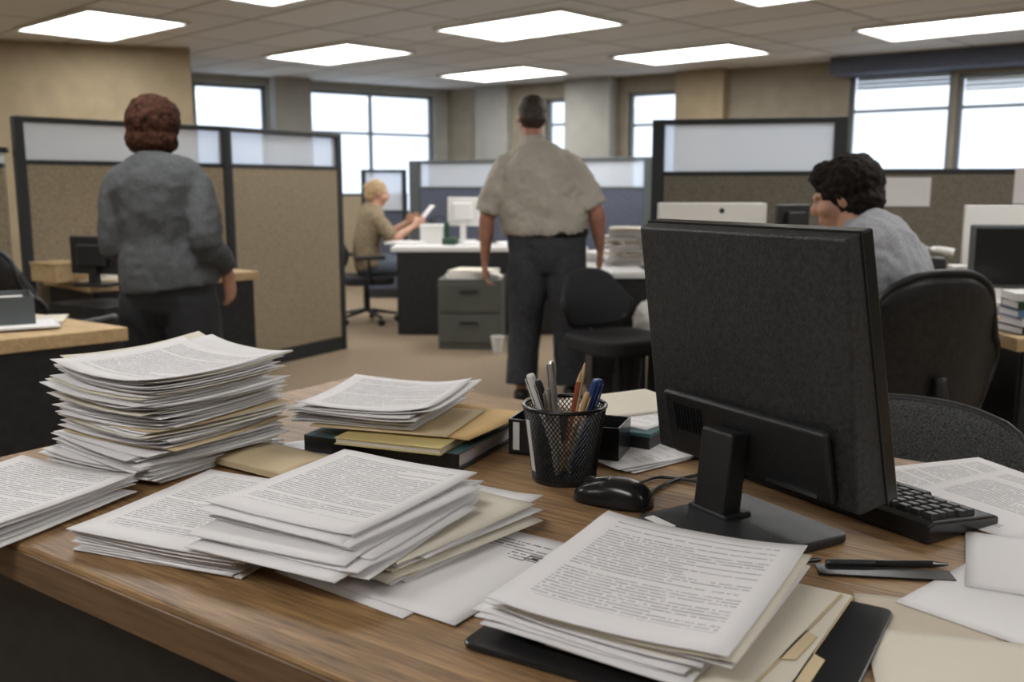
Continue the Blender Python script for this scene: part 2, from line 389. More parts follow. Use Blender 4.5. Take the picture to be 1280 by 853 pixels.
for i in range(-7, 5):
    for j in range(-6, 5):
        p = g0 + ga*i + gb*j
        if not inside(p) or (p.y > 9.5 and p.x < -2.6): continue
        if p.y < 7.5 and (i+j) % 2 == 0: continue      # nearer the camera only every second fixture hangs
        if proto is None: proto = make_light(); t = proto
        else:
            t = proto.copy(); COL.objects.link(t)
            for ch in proto.children:
                c_ = ch.copy(); COL.objects.link(c_); c_.parent = t
        t.location = p; t.rotation_euler = (0, 0, rz(-48)+PI/2)
        dep_ = p.y*math.cos(PITCH)-(p.z-CAM_H)*math.sin(PITCH); ppx = 640+FPX*p.x/dep_ if dep_ > 0 else -999; ppy = 426.5-FPX*((p.z-CAM_H)*math.cos(PITCH)+p.y*math.sin(PITCH))/dep_ if dep_ > 0 else -999
        cut = 'lit ceiling panel cut by the top edge of the photo, ' + ('left of its middle' if ppx < 640 else 'right of its middle')
        t['label'] = LL.get((i, j), cut if (0 < ppx < 1280 and ppy > -40 and dep_ > 0) else 'lit ceiling panel outside the frame of the photo'); t['group'] = 'ceiling light panels'

# ================================================================= PARTITIONS
def partition(p0, p1, h, fh, label, cloth='fabric', frame='frame', glassy=True, postw=.05, group=None, ends=(1, 1)):
    p0 = Vector((p0[0], p0[1], 0)); p1 = Vector((p1[0], p1[1], 0)); v = p1-p0; Lh = v.length
    t = thing('partition', label, 'office partition', (p0+p1)/2, az_of(v)-90, group)
    obj('fabric_panel', B((0, 0, (fh+.1)/2), (Lh-postw, .045, fh-.1)), M[cloth], t, bevel=.006)
    bm = bmesh.new(); box(bm, (0, 0, h-.015), (Lh, .055, .03)); obj('top_rail', bm, M[frame], t, bevel=.004)
    obj('kick_plate', B((0, 0, .05), (Lh-postw, .05, .1)), M[frame], t)
    if glassy:
        obj('middle_rail', B((0, 0, fh+.012), (Lh-postw, .052, .024)), M[frame], t)
        obj('glass_panel', B((0, 0, (fh+h)/2), (Lh-postw, .01, h-fh-.04)), M['pglass'], t)
    for s, e_ in ((-1, ends[0]), (1, ends[1])):
        if e_: obj('post', B((s*Lh/2, 0, h/2), (postw, .06, h)), M[frame], t, bevel=.004)
    return t
pA = P(20, 145, 1.62); pB = P(279, 158, 1.62); pC = P(420, 168, 1.62)
partition(pA, pB, 1.62, 1.36, 'beige cloth partition with frosted top directly behind the standing woman')
partition(pB + (pC-pB)*.012, pC, 1.62, 1.36, 'beige cloth partition with frosted top, right of the standing woman')
pD = pA + Vector((-1.5, -.35, 0))
partition(pD, pA+Vector((-.06, 0, 0)), 1.45, 1.34, 'low beige partition at the left edge of the view', ends=(1, 0))
pE = P(824, 150, 1.62); pF = P(1052, 146, 1.62)
partition(pE, pF, 1.62, 1.30, 'grey brown partition with frosted top behind the seated man', 'fabricg', 'frame', postw=.07)
pG = pF + Vector((.05, 0, 0)); pH = pG + azv(97)*2.9
partition(pG, pH, 1.335, 1.31, 'low grey brown partition under the right windows', 'fabricg', 'frame', False)
pI = Vector((-1.02, 9.0, 0)); pJ = Vector((1.38, 9.0, 0))
pI = P(519, 201, 1.50); pJ = P(815, 196, 1.50)
partition(pI, pJ, 1.50, 1.21, 'blue grey partition with glass top behind the standing man', 'fabricb', 'frameg', postw=.13)
partition(P(454, 212, 1.42), P(505, 212, 1.42), 1.42, .95, 'small glass topped screen behind the blonde seated woman', 'fabricb', 'frame')
# far strip of partition seen beyond, along the window wall
partition((-3.9, 10.9), (-1.4, 12.6), 1.15, 1.12, 'low far partition under the left windows', 'fabric', 'frame', False)

# ================================================================= PEOPLE
def hand(bm, wrist, dirv, palm, side_sgn=1, curl=.55, scale=1.0):
    "palm with five fingers; dirv = direction of the hand, palm = direction the palm faces"
    dirv = Vector(dirv).normalized(); pn = Vector(palm); pn = (pn-dirv*pn.dot(dirv)).normalized(); sd = dirv.cross(pn)*side_sgn
    w_ = Vector(wrist); s = scale
    limb(bm, [(*(w_-dirv*.02), .027*s, .021*s), (*(w_+dirv*.03*s), .036*s, .018*s), (*(w_+dirv*.085*s), .041*s, .015*s), (*(w_+dirv*.1*s), .035*s, .010*s)], side=sd, seg=12, sub=3)
    for k, (o_, ln) in enumerate(((.030, .072), (.010, .082), (-.010, .076), (-.030, .060))):
        p = w_+dirv*.088*s+sd*o_*s; v = dirv.copy(); pts = [(*(p-dirv*.02), .009*s, .009*s)]
        for q_ in range(3):
            v = (v*math.cos(curl*(.5+.35*q_)) + pn*math.sin(curl*(.5+.35*q_))).normalized(); pts.append((*p, (.0092-.0008*q_)*s, (.0092-.0008*q_)*s)); p = p+v*ln*s*(.45, .32, .25)[q_]
        pts.append((*p, .0065*s, .0065*s)); limb(bm, pts, side=sd, seg=8, sub=2)
    p = w_+dirv*.025*s+sd*.028*s; v = (dirv*.8+sd*.6+pn*.35).normalized(); q1 = p+v*.035*s; q2 = q1+(dirv*.95+sd*.15+pn*.3).normalized()*.03*s; q3 = q2+(dirv*.95+pn*.4).normalized()*.022*s
    limb(bm, [(*p, .014*s, .014*s), (*q1, .012*s, .012*s), (*q2, .0105*s, .0105*s), (*q3, .008*s, .008*s)], side=pn, seg=8, sub=2)
def head(bm, c, yaw, tilt=0, s=1.0):
    R = Matrix.Rotation(math.radians(yaw), 3, 'Z') @ Matrix.Rotation(math.radians(tilt), 3, 'X'); c = Vector(c)
    def e(p, r, uu=20, vv=14): ell(bm, c+R@(Vector(p)*s), Vector(r)*s, R, uu, vv)
    e((0, -.012, .03), (.076, .096, .088)); e((0, .03, -.03), (.062, .068, .085)); e((0, .055, -.092), (.034, .035, .028))
    e((0, .086, .012), (.052, .018, .016)); e((0, .103, -.028), (.013, .022, .024)); e((0, .098, -.012), (.009, .012, .03))
    e((0, .090, -.067), (.026, .014, .008)); e((0, .088, -.077), (.023, .014, .008))
    for sx in (-1, 1):
        e((sx*.077, -.004, -.015), (.009, .022, .034)); e((sx*.045, .065, -.035), (.024, .026, .024))
    return R
def human(name, label, J, cloth, hairmat, hairparts, skin='skin', vox=.007, group=None, loc=(0, 0, 0), az=0):
    t = thing(name, label, 'person', loc, az, group)
    body = bmesh.new()
    sp = J['spine']                       # (x,y,z,rx,ry) from crotch to neck base
    limb(body, [(x, y, z, rx-.02, ry-.02) for x, y, z, rx, ry in sp], sub=3, seg=18)
    n0 = Vector(sp[-1][:3]); hc = Vector(J['head'])
    R = head(body, hc, J.get('yaw', 0), J.get('tilt', 0), J.get('hs', 1))
    limb(body, [(n0.x, n0.y, n0.z-.04, .07, .065), (*(n0.lerp(hc, .4)), .056, .058), (*(hc+R@Vector((0, -.015, -.04))), .056, .06)], sub=3)
    ar = J.get('ar', 1); lr = J.get('lr', 1)
    for sgn, k in ((-1, 'L'), (1, 'R')):
        sh, el, wr = [Vector(J[q_+k]) for q_ in ('sh', 'el', 'wr')]
        limb(body, [(*sh, .05*ar, .05*ar), (*sh.lerp(el, .4), .044*ar, .044*ar), (*el, .036*ar, .036*ar), (*el.lerp(wr, .3), .037*ar, .036*ar), (*wr, .026, .022)], side=(0, 1, .1), sub=3)
        hd = Vector(J.get('hd'+k, wr-el)); hand(body, wr, hd, J.get('pn'+k, (-sgn, .2, 0)), J.get('ts'+k, sgn), J.get('curl', .55))
        hp, kn, an = [Vector(J[q_+k]) for q_ in ('hp', 'kn', 'an')]; toe = Vector(J.get('toe'+k, (0, .19, 0)))
        limb(body, [(*hp, .078*lr, .08*lr), (*hp.lerp(kn, .5), .066*lr, .07*lr), (*kn, .05, .052), (*kn.lerp(an, .35), .048, .052), (*an, .032, .036)], sub=3)
        limb(body, [(*(an-toe*.25+Vector((0, 0, -.035))), .03, .03), (*(an+Vector((0, 0, -.04))), .036, .035), (*(an+toe*.6+Vector((0, 0, -.06))), .04, .022), (*(an+toe+Vector((0, 0, -.068))), .03, .012)], sub=3)
    b = obj('body', body, M[skin], t, smooth=True); remesh(b, vox)
    # top garment
    c = cloth; top = bmesh.new(); i0 = c.get('top_from', 1); ex = c.get('ease', .012)
    secs = [(x, y, z, rx+ex, ry+ex) for x, y, z, rx, ry in sp[i0:]]
    if 'hem' in c: secs = [c['hem']] + secs
    limb(top, secs, sub=4, seg=24)
    for sgn, k in ((-1, 'L'), (1, 'R')):
        sh, el, wr = [Vector(J[q_+k]) for q_ in ('sh', 'el', 'wr')]; f = c['sleeve']; sw = c.get('sw', 1.25)*ar
        inn = sh + (Vector(sp[-2][:3])-sh)*.25
        S = [(*inn, .06*ar, .062*ar), (*(sh+Vector((0, 0, -.015))), .060*ar, .060*ar), (*sh.lerp(el, .5), .046*sw, .046*sw)]
        if f <= 1: S.append((*sh.lerp(el, f), .044*sw, .044*sw))
        else: S += [(*el, .043*sw, .043*sw), (*el.lerp(wr, (f-1)*.5), .04*sw, .04*sw), (*el.lerp(wr, f-1), .033*sw, .033*sw)]
        limb(top, S, side=(0, 1, .1), sub=3)
    if c.get('collar'):
        limb(top, [(n0.x, n0.y, n0.z-.02, .075, .07), (n0.x, n0.y+.004, n0.z+.045, .067, .066)], sub=1, seg=20)
    o = obj(c['top_name'], top, M[c['top']], t, smooth=True); remesh(o, c.get('vox', vox+.002)); displace(o, .09, c.get('fold', .022)); displace(o, .035, c.get('fold', .022)*.4)
    # trousers
    tr = bmesh.new(); limb(tr, [(x, y, z, rx+.004, ry+.004) for x, y, z, rx, ry in sp[:c.get('belt', 3)]], sub=3, seg=20)
    lw = c.get('lw', 1.18)*lr
    for k in 'LR':
        hp, kn, an = [Vector(J[q_+k]) for q_ in ('hp', 'kn', 'an')]
        limb(tr, [(*(hp+(hp-kn).normalized()*.05), .05*lw, .06*lw), (*hp, .078*lw, .085*lw), (*hp.lerp(kn, .5), .076*lw, .08*lw), (*kn, .064*lw, .066*lw), (*kn.lerp(an, .5), .06*lw, .064*lw), (*an.lerp(kn, .06), .06*lw, .066*lw)], sub=3)
    o = obj('trousers', tr, M[c['bottom']], t, smooth=True); remesh(o, vox+.002); displace(o, .10, .018)
    for k in 'LR':
        an = Vector(J['an'+k]); toe = Vector(J.get('toe'+k, (0, .19, 0))); s_ = bmesh.new()
        limb(s_, [(*(an-toe*.32+Vector((0, 0, -.04))), .03, .03), (*(an+Vector((0, 0, -.035))), .045, .045), (*(an+toe*.6+Vector((0, 0, -.052))), .05, .028), (*(an+toe*1.08+Vector((0, 0, -.062))), .034, .018)], sub=4)
        obj('shoe', s_, M['shoe'], t, smooth=True)
    if c.get('beltmat'):
        x, y, z, rx, ry = sp[c.get('belt', 3)-1]; s_ = bmesh.new()
        limb(s_, [(x, y, z-.02, rx+.012, ry+.012), (x, y, z+.02, rx+.012, ry+.012)], sub=1, seg=28); obj('belt', s_, M['shoe'], t, smooth=True)
    h = bmesh.new(); hs = J.get('hs', 1)
    for (p, r) in hairparts: ell(h, hc+R@(Vector(p)*hs), Vector(r)*hs, R)
    o = obj('hair', h, M[hairmat], t, smooth=True); remesh(o, .006); displace(o, c.get('hairsize', .03), c.get('hairamp', .014)); displace(o, .012, .006)
    for sx in (-1, 1): obj('eye', ell(bmesh.new(), hc+R@(Vector((sx*.031, .077, -.006))*hs), (.010, .011, .011), None, 10, 8), M['eye'], t, smooth=True)
    return t

def at(px, dist, py=232):
    return Vector(((px-640)/FPX*dist, dist/math.cos(PITCH), 0))
# --- standing man, seen from behind
mloc = at(684, 5.31)
human('standing_man', 'man standing with his back turned in pale short-sleeved shirt and dark trousers',
    dict(spine=[(0, 0, .76, .15, .10), (0, 0, .86, .215, .145), (0, 0, .985, .222, .15), (-.012, .0, 1.08, .235, .155), (-.035, -.005, 1.22, .225, .145), (-.055, -.01, 1.33, .21, .125), (-.068, -.01, 1.41, .15, .095), (-.078, -.005, 1.475, .075, .07)],
         head=(-.09, .035, 1.622), yaw=12, tilt=-12, hs=.98, ar=1.25, lr=1.18,
         shL=(-.235, -.01, 1.345), elL=(-.335, -.01, 1.07), wrL=(-.36, .05, .815), shR=(.125, -.01, 1.355), elR=(.275, -.03, 1.10), wrR=(.30, .07, .87),
         hdL=(0, .05, -1), hdR=(-.05, .25, -1), hpL=(-.10, 0, .86), hpR=(.10, 0, .86), knL=(-.125, .03, .47), knR=(.125, .03, .47), anL=(-.14, -.04, .09), anR=(.14, .06, .09), curl=.8),
    dict(top_name='shirt', top='shirt', top_from=2, ease=.018, hem=(0, 0, .955, .19, .14), sleeve=.92, sw=1.45, bottom='trouser', belt=3, beltmat=1, collar=1, fold=.03, lw=1.3, hairamp=.008),
    'hair_m', [((0, -.028, .028), (.083, .092, .088)), ((0, -.045, -.02), (.078, .068, .07)), ((0, .03, .078), (.06, .05, .035))], 'skinr', loc=mloc, az=6)
# --- standing woman, left
wloc = at(203, 3.73)
human('standing_woman', 'woman with brown bobbed hair standing in a grey tweed jacket and black trousers',
    dict(spine=[(0, 0, .70, .14, .10), (0, 0, .80, .19, .135), (0, 0, .93, .175, .13), (-.005, 0, 1.03, .145, .11), (-.01, 0, 1.15, .155, .115), (-.02, 0, 1.25, .172, .11), (-.03, .0, 1.315, .14, .085), (-.035, .005, 1.36, .065, .06)],
         head=(-.035, .03, 1.475), yaw=8, tilt=-4, hs=.97, ar=1.08, lr=1.08,
         shL=(-.185, 0, 1.255), elL=(-.205, -.02, 1.00), wrL=(-.12, .2, 1.02), shR=(.135, 0, 1.255), elR=(.20, -.05, 1.02), wrR=(.205, .10, .90),
         hdL=(.6, .6, .05), hdR=(0, .25, -1), pnL=(.6, -.6, 0), hpL=(-.085, 0, .80), hpR=(.085, 0, .80), knL=(-.10, .02, .43), knR=(.10, .02, .43), anL=(-.10, -.02, .09), anR=(.11, -.01, .09)),
    dict(top_name='tweed_jacket', top='tweed', top_from=2, ease=.022, hem=(.01, 0, .835, .205, .15), sleeve=1.85, sw=1.38, bottom='btrouser', belt=3, fold=.02, lw=1.35, hairamp=.014, hairsize=.03),
    'hair_b', [((0, -.018, .012), (.106, .112, .110)), ((-.0, -.035, -.065), (.105, .085, .070)), ((0, .02, .045), (.094, .085, .075))], loc=wloc, az=8)
# --- seated man, right (turned to his left)
sloc = at(1098, 3.05)
human('seated_man', 'man with dark curly hair in a grey t-shirt sitting in a black chair',
    dict(spine=[(0, .10, .50, .15, .12), (0, .0, .54, .19, .14), (0, -.04, .64, .18, .13), (0, -.05, .76, .18, .125), (0, -.04, .90, .20, .125), (0, .0, 1.02, .205, .11), (0, .03, 1.085, .14, .085), (0, .06, 1.125, .065, .06)],
         head=(0, .115, 1.212), yaw=22, tilt=-14, hs=1.0, ar=1.12, lr=1.0,
         shL=(-.19, .01, 1.02), elL=(-.25, .12, .78), wrL=(-.17, .38, .79), shR=(.19, .01, 1.02), elR=(.27, .10, .78), wrR=(.17, .36, .79),
         hdL=(.2, 1, 0), hdR=(-.2, 1, 0), pnL=(0, 0, -1), pnR=(0, 0, -1), tsL=-1, tsR=-1,
         hpL=(-.10, .06, .53), hpR=(.10, .06, .53), knL=(-.14, .48, .50), knR=(.14, .48, .50), anL=(-.14, .50, .09), anR=(.14, .50, .09)),
    dict(top_name='t_shirt', top='tee', top_from=1, ease=.016, sleeve=.75, sw=1.4, bottom='trouser', belt=3, fold=.022, collar=0, hairamp=.018, hairsize=.02),
    'hair_d', [((0, -.02, .035), (.098, .108, .098)), ((0, -.04, -.03), (.09, .08, .07)), ((0, .035, .075), (.075, .07, .05))], loc=sloc, az=-38)
# --- blonde woman at the far desk, in profile facing right
bloc = at(461, 8.6)
human('seated_woman', 'blonde woman in a khaki top sitting sideways at the far desk reading paper',
    dict(spine=[(0, .08, .46, .14, .11), (0, .0, .52, .18, .13), (0, -.03, .62, .16, .115), (0, -.03, .74, .15, .11), (0, .0, .86, .17, .11), (0, .02, .98, .18, .10), (0, .035, 1.04, .12, .08), (0, .05, 1.075, .06, .055)],
         head=(0, .075, 1.18), yaw=0, tilt=-12, hs=.97, ar=1.15, lr=1.0,
         shL=(-.16, .03, .97), elL=(-.19, .16, .76), wrL=(-.12, .36, .90), shR=(.16, .03, .97), elR=(.20, .18, .76), wrR=(.12, .38, .88),
         hdL=(.2, .7, .5), hdR=(-.2, .7, .4), pnL=(1, 0, 0), pnR=(-1, 0, 0),
         hpL=(-.09, .05, .52), hpR=(.09, .05, .52), knL=(-.12, .46, .52), knR=(.12, .46, .52), anL=(-.12, .44, .09), anR=(.12, .5, .09)),
    dict(top_name='top', top='khaki', top_from=1, ease=.014, sleeve=.9, sw=1.3, bottom='jean', belt=3, fold=.018, hairamp=.012),
    'hair_y', [((0, -.02, .03), (.088, .105, .095)), ((0, -.06, -.02), (.07, .06, .08)), ((0, -.10, .03), (.04, .04, .04))], 'skin', vox=.009, loc=bloc, az=72)

# ================================================================= CHAIRS
def office_chair(label, loc, az, backmat='leather', bw=.46, z0=.55, z1=1.01, arms=True, top_r=1.0, seatz=.46, rim='black'):
    "faces local +Y"
    t = thing('office_chair', label, 'office chair', loc, az)
    bm = bmesh.new(); nu, nv = 20, 14; grid = {}
    for side in (0, 1):
        for i in range(nu+1):
            for j in range(nv+1):
                u = -1+2*i/nu; v = j/nv
                wv = .80+.20*math.sin(PI*min(1, v*.9+.1))
                drop = top_r*.42*(1-math.sqrt(max(0, 1-abs(u)**2.6)))*(z1-z0)
                x = u*bw/2*wv; z = z0+(z1-z0)*v - drop*v**2 + (1-v)**2*drop*.5
                y = -.26 + .07*u*u - .05*v + .03*math.sin(PI*v) - (.05*(1-.75*max(abs(u), abs(2*v-1))**3) if side else 0)
                grid[side, i, j] = bm.verts.new((x, y, z))
    for i in range(nu):
        for j in range(nv):
            bm.faces.new([grid[0, i, j], grid[0, i+1, j], grid[0, i+1, j+1], grid[0, i, j+1]])
            bm.faces.new([grid[1, i, j], grid[1, i, j+1], grid[1, i+1, j+1], grid[1, i+1, j]])
    edge = [(i, 0) for i in range(nu)] + [(nu, j) for j in range(nv)] + [(i, nv) for i in range(nu, 0, -1)] + [(0, j) for j in range(nv, 0, -1)]
    for k in range(len(edge)):
        a_, b_ = edge[k], edge[(k+1) % len(edge)]; bm.faces.new([grid[0, *a_], grid[1, *a_], grid[1, *b_], grid[0, *b_]])
    rimpts = [tuple(grid[0, *e_].co + Vector((0, -.012, 0))) for e_ in edge[::2]]
    obj('backrest', bm, M[backmat], t, smooth=True)
    bm = bmesh.new(); tube(bm, rimpts+[rimpts[0]], .011, 6, 2); obj('backrest_rim', bm, M[rim], t, smooth=True)
    bm = prism(bmesh.new(), rect_round(.48, .46, .11), seatz-.05, seatz+.03); obj('seat', bm, M[backmat] if backmat != 'meshcloth' else M['blackcloth'], t, bevel=.02, seg=3)
    bm = bmesh.new(); tube(bm, [(0, -.15, seatz-.04), (0, -.27, seatz-.02), (0, -.33, seatz+.12), (0, -.315, z0+.18)], .02, 8); obj('back_bracket', bm, M['black'], t, smooth=True)
    if arms:
        for s in (-1, 1):
            bm = bmesh.new(); tube(bm, [(s*.22, -.02, seatz-.03), (s*.29, -.02, seatz), (s*.29, -.02, seatz+.19)], .014, 8); tube(bm, [(s*.29, -.14, seatz+.2), (s*.29, .12, seatz+.205)], .02, 8); obj('armrest', bm, M['black'], t, smooth=True)
    bm = bmesh.new(); lathe(bm, [(.03, .10), (.03, .28), (.02, .281), (.02, seatz-.045)], 16); obj('gas_column', bm, M['darkmetal'], t, smooth=False)
    for k in range(5):
        a_ = 2*PI*k/5+.3; bm = bmesh.new(); limb(bm, [(0, 0, .12, .03, .02), (math.cos(a_)*.28, math.sin(a_)*.28, .075, .016, .012)], side=(-math.sin(a_), math.cos(a_), 0), sub=1, seg=8); lg = obj('base_spoke', bm, M['black'], t)
        bm = bmesh.new(); R = Matrix.Rotation(a_, 3, 'Z') @ Matrix.Rotation(PI/2, 3, 'X'); m4 = Matrix.Translation((math.cos(a_)*.28, math.sin(a_)*.28, .03)) @ R.to_4x4()
        bmesh.ops.create_cone(bm, cap_ends=True, segments=14, radius1=.03, radius2=.03, depth=.04, matrix=m4); obj('caster', bm, M['black'], lg)
    return t
office_chair('black leather chair with tall rounded back, holding the man in grey', at(1186, 2.84)+azv(-14)*.29, -14, 'leather', .60, .48, .985, seatz=.41, arms=False)
c_ = P(1120, 600, .5)
office_chair('grey mesh office chair back pushed against the far side of the paper-strewn desk', Vector((.66, 1.64, 0)), 212, 'meshcloth', .60, .50, .805, arms=False, top_r=.9)
office_chair('black chair at the left edge behind the pale desk', at(40, 4.1), 20, 'leather', .46, .52, 1.01)
office_chair('black chair carrying the blonde woman at the far desk', bloc+Vector((-.04, -.02, 0)), 72, 'blackcloth', .46, .5, .88, seatz=.41)
office_chair('black chair standing empty between the far desk and the big monitor', at(778, 4.75), 150, 'blackcloth', .44, .5, .80, arms=False)

# ================================================================= PAPER
def sheet(w_, l_, th, warp, m, name='paper_sheet', nx=10, ny=12, uvflip=False):
    "a sheet w_ wide (local x) and l_ long (local y) as a thin solid bent by warp(x,y)"
    bm = bmesh.new(); uvl = bm.loops.layers.uv.new('UVMap'); T = {}; Bt = {}
    for i in range(nx+1):
        for j in range(ny+1):
            x = (i/nx-.5)*w_; y = (j/ny-.5)*l_; z = warp(x, y)
            T[i, j] = bm.verts.new((x, y, z+th)); Bt[i, j] = bm.verts.new((x, y, z))
    for i in range(nx):
        for j in range(ny):
            f = bm.faces.new([T[i, j], T[i+1, j], T[i+1, j+1], T[i, j+1]])
            for lp, (a_, b_) in zip(f.loops, ((i, j), (i+1, j), (i+1, j+1), (i, j+1))): lp[uvl].uv = (a_/nx, 1-(b_/ny) if uvflip else b_/ny)
            f = bm.faces.new([Bt[i, j], Bt[i, j+1], Bt[i+1, j+1], Bt[i+1, j]])
            for lp in f.loops: lp[uvl].uv = (0, 0)
    ring = [(i, 0) for i in range(nx)] + [(nx, j) for j in range(ny)] + [(i, ny) for i in range(nx, 0, -1)] + [(0, j) for j in range(ny, 0, -1)]
    for k in range(len(ring)):
        a_, b_ = ring[k], ring[(k+1) % len(ring)]; f = bm.faces.new([Bt[a_], Bt[b_], T[b_], T[a_]])
        for lp in f.loops: lp[uvl].uv = (0, 0)
    o = obj(name, bm, m, None, smooth=False)
    for p in o.data.polygons: p.use_smooth = abs(p.normal.z) > .7
    return o
def frame_px(l, f, z, ln):
    "front-edge corners given in the photograph at height z; returns centre, az of page-up, width"
    a_ = P(*l, z); b_ = P(*f, z); v = b_-a_; up = Vector((-v.y, v.x, 0)).normalized()
    return (a_+b_)/2+up*ln/2, az_of(up), v.length
def put(o, c, az, z): o.location = (c[0], c[1], z); o.rotation_euler = (0, 0, rz(az)); return o

def pile(c, az, w_, l_, z0, n, gap, toplabel, innerlabel, group, jit=.012, jrot=4, th=(.0008, .0018), bow=.006, mats=None, drift=(0, 0), topaz=None, topw=None, topl=None, topmat='text', sag=0., seed=1, lift=(0, 0)):
    rr = random.Random(seed); mats = mats or ['paper']*7+['text']*2+['paperb']*2+['manila']
    bx = by = ba = 0; left = 0
    for k in range(n):
        top = k == n-1; f = k/max(1, n-1)
        if left <= 0: left = rr.randint(2, 6); bx, by, ba = rr.gauss(0, jit), rr.gauss(0, jit), rr.uniform(-jrot, jrot)
        left -= 1
        ja = az + (ba + rr.uniform(-jrot, jrot)*.35 if not top else 0)
        if top and topaz is not None: ja = topaz
        cx = c[0]+drift[0]*f+(0 if top else bx+rr.gauss(0, jit*.4)); cy = c[1]+drift[1]*f+(0 if top else by+rr.gauss(0, jit*.4))
        ww = (topw or w_) if top else w_*rr.uniform(.93, 1.05); ll = (topl or l_) if top else l_*rr.uniform(.92, 1.05)
        t_ = min(rr.uniform(*th), gap*.75); ph = rr.uniform(0, 6); am = rr.uniform(.0, .35)*gap
        sg = rr.choice((1, 1, -1)); cor = rr.choice(((1, 1), (-1, 1), (1, -1), (-1, -1))); ca = 0 if top else rr.uniform(0, .0028)*(1 if rr.random() < .5 else -.8)
        bb = bow*(.35+.65*f)*(1+.25*math.sin(k*.45+seed))
        A0 = rz(ja)
        def wp(x, y):
            # common bend of the whole pile, in pile axes, then the sheet's own ripple
            X = x*math.cos(A0)-y*math.sin(A0)+cx-c[0]; Y = x*math.sin(A0)+y*math.cos(A0)+cy-c[1]
            a2 = -rz(az); px = X*math.cos(a2)-Y*math.sin(a2); py = X*math.sin(a2)+Y*math.cos(a2)
            U = px/(w_/2); V = py/(l_/2)
            z = bb*(abs(U)**2.2*.8+abs(V)**2.4*.7) + sag*f*(V*.5+.5)
            z += lift[0]*f*max(0, -U-.3)**2+lift[1]*f*max(0, U-.3)**2
            e_ = max(0, max(abs(U), abs(V))-.96); z -= e_*.02*(1-f*.5)
            z += am*math.sin(x*26+ph)*math.cos(y*19+ph)
            q_ = max(0, cor[0]*x/(w_/2)+cor[1]*y/(l_/2)-1.2); z += ca*q_*q_*3
            return max(z, 0)
        m = M[topmat] if top else M[rr.choice(mats)]
        nm = 'paper_sheet' if m not in (M['manila'],) else 'manila_folder'
        o = sheet(ww, ll, t_, wp, m, nm); put(o, (cx, cy), ja, z0+k*gap)
        if top: tag(o, toplabel, 'paper'); continue
        if n <= 12:
            w_o = ('second', 'third', 'fourth', 'fifth', 'sixth', 'seventh', 'eighth', 'ninth', 'tenth', 'eleventh')[n-2-k] if k else 'bottom'
            kind_ = 'tan card folder' if nm == 'manila_folder' else ('cream' if m is M['paperb'] else 'printed' if m in (M['text'], M['text2']) else 'white')+' sheet'
            tag(o, (w_o+' from top, ' if k else 'lowest, ')+kind_+', in the '+innerlabel.split(' the ', 1)[1], 'folder' if nm == 'manila_folder' else 'paper', group); continue
        lev = ('bottom fifth', 'lower part', 'middle', 'upper part', 'top fifth')[min(4, int(f*5))]
        kind_ = 'tan card folder' if nm == 'manila_folder' else ('cream' if m is M['paperb'] else 'printed' if m in (M['text'], M['text2']) else 'white')+' sheet'
        tag(o, 'rumpled '+kind_+' in the '+lev+' of the tallest paper pile', 'folder' if nm == 'manila_folder' else 'paper', kind_+'s in the '+lev+' of the tallest pile'); continue
    return z0+(n-1)*gap

# 1 tall pile
tc_, taz, tw = frame_px((80, 447), (228, 470), D+.172, .285)
TALLC = tc_
pile((tc_.x-.014, tc_.y-.068), taz, .262, .275, D+.001, 54, .00295, 'printed top sheet of the tallest paper pile, left on the desk', 'rumpled sheet inside the tallest paper pile, under its top sheet',
     'sheets in the tallest pile', jit=.0135, jrot=7, bow=.010, topw=.25, drift=(-.008, .015), seed=4, th=(.0005, .0014), lift=(.012, .004))
# 2 pile cut by the left edge
c2, a2, w2 = frame_px((-105, 622), (28, 660), D+.026, .30)
c2, a2, w2 = (P(45, 608, D+.03)), 22, .25
pile(P(-4, 619, D+.028), 25, .25, .28, D+.001, 9, .0034, 'printed top sheet of the low pile at the left desk corner', 'sheet inside the low pile at the left desk corner', 'sheets in the corner pile', jit=.008, jrot=4, bow=.005, seed=9, mats=['paper']*6+['text'])
# 3 pile in front of the tall one
c3, a3, w3 = frame_px((83, 668), (290, 705), D+.026, .28)
pile(c3, a3, w3, .28, D+.001, 10, .0030, 'printed top sheet with a wire clip, in front of the tallest pile', 'sheet inside the clipped pile in front of the tallest pile', 'sheets in the clipped pile', jit=.006, jrot=3, bow=.004, topw=w3, seed=12, mats=['paper']*6+['text'])
C3 = (c3, a3)
# 4 middle pile: loose bottom sheets, addressed letter, lower bundle, upper bundle
cA, aA, wA = frame_px((343, 716), (503, 775), D, .27)
o = sheet(wA, .27, .0006, lambda x, y: .0002, M['text2']); put(o, cA, aA, D+.0008); tag(o, 'loose sheet lying flat on the desk, poking out under the addressed letter', 'paper')
cB, aB, wB = frame_px((430, 737), (556, 785), D+.003, .26)
o = sheet(.185, .27, .0006, lambda x, y: .0006+.03*max(0, y-.09)**1.2, M['letter']); put(o, (-.060, 1.125), 35, D+.0022); tag(o, 'flat white letter with a small address block and stamp box at its top right', 'letter')
LET = (cB, aB)
o_ = bmesh.new()
for (x, y, sx, sy) in ((.062, .075, .022, .0012), (.062, .058, .022, .0012), (.051, .0665, .0012, .018), (.073, .0665, .0012, .018), (.062, .066, .010, .005)): box(o_, (x, y, .0016), (sx, sy, .0003))
obj('stamp_box', o_, M['black'], o)
cC, aC, wC = frame_px((352, 700), (505, 716), D+.02, .27)
pile((-.145, 1.240), 38, .24, .27, D+.0035, 8, .0036, 'cream sheet closing the lower half of the middle pile', 'sheet of the lower half of the middle pile', 'sheets in the lower half of the middle pile', jit=.014, jrot=7, bow=.003, seed=21, mats=['paper']*4+['paperb']*2+['manila']*1, topmat='paperb', drift=(.0, .0))
cD, aD, wD = frame_px((268, 637), (405, 668), D+.062, .285)
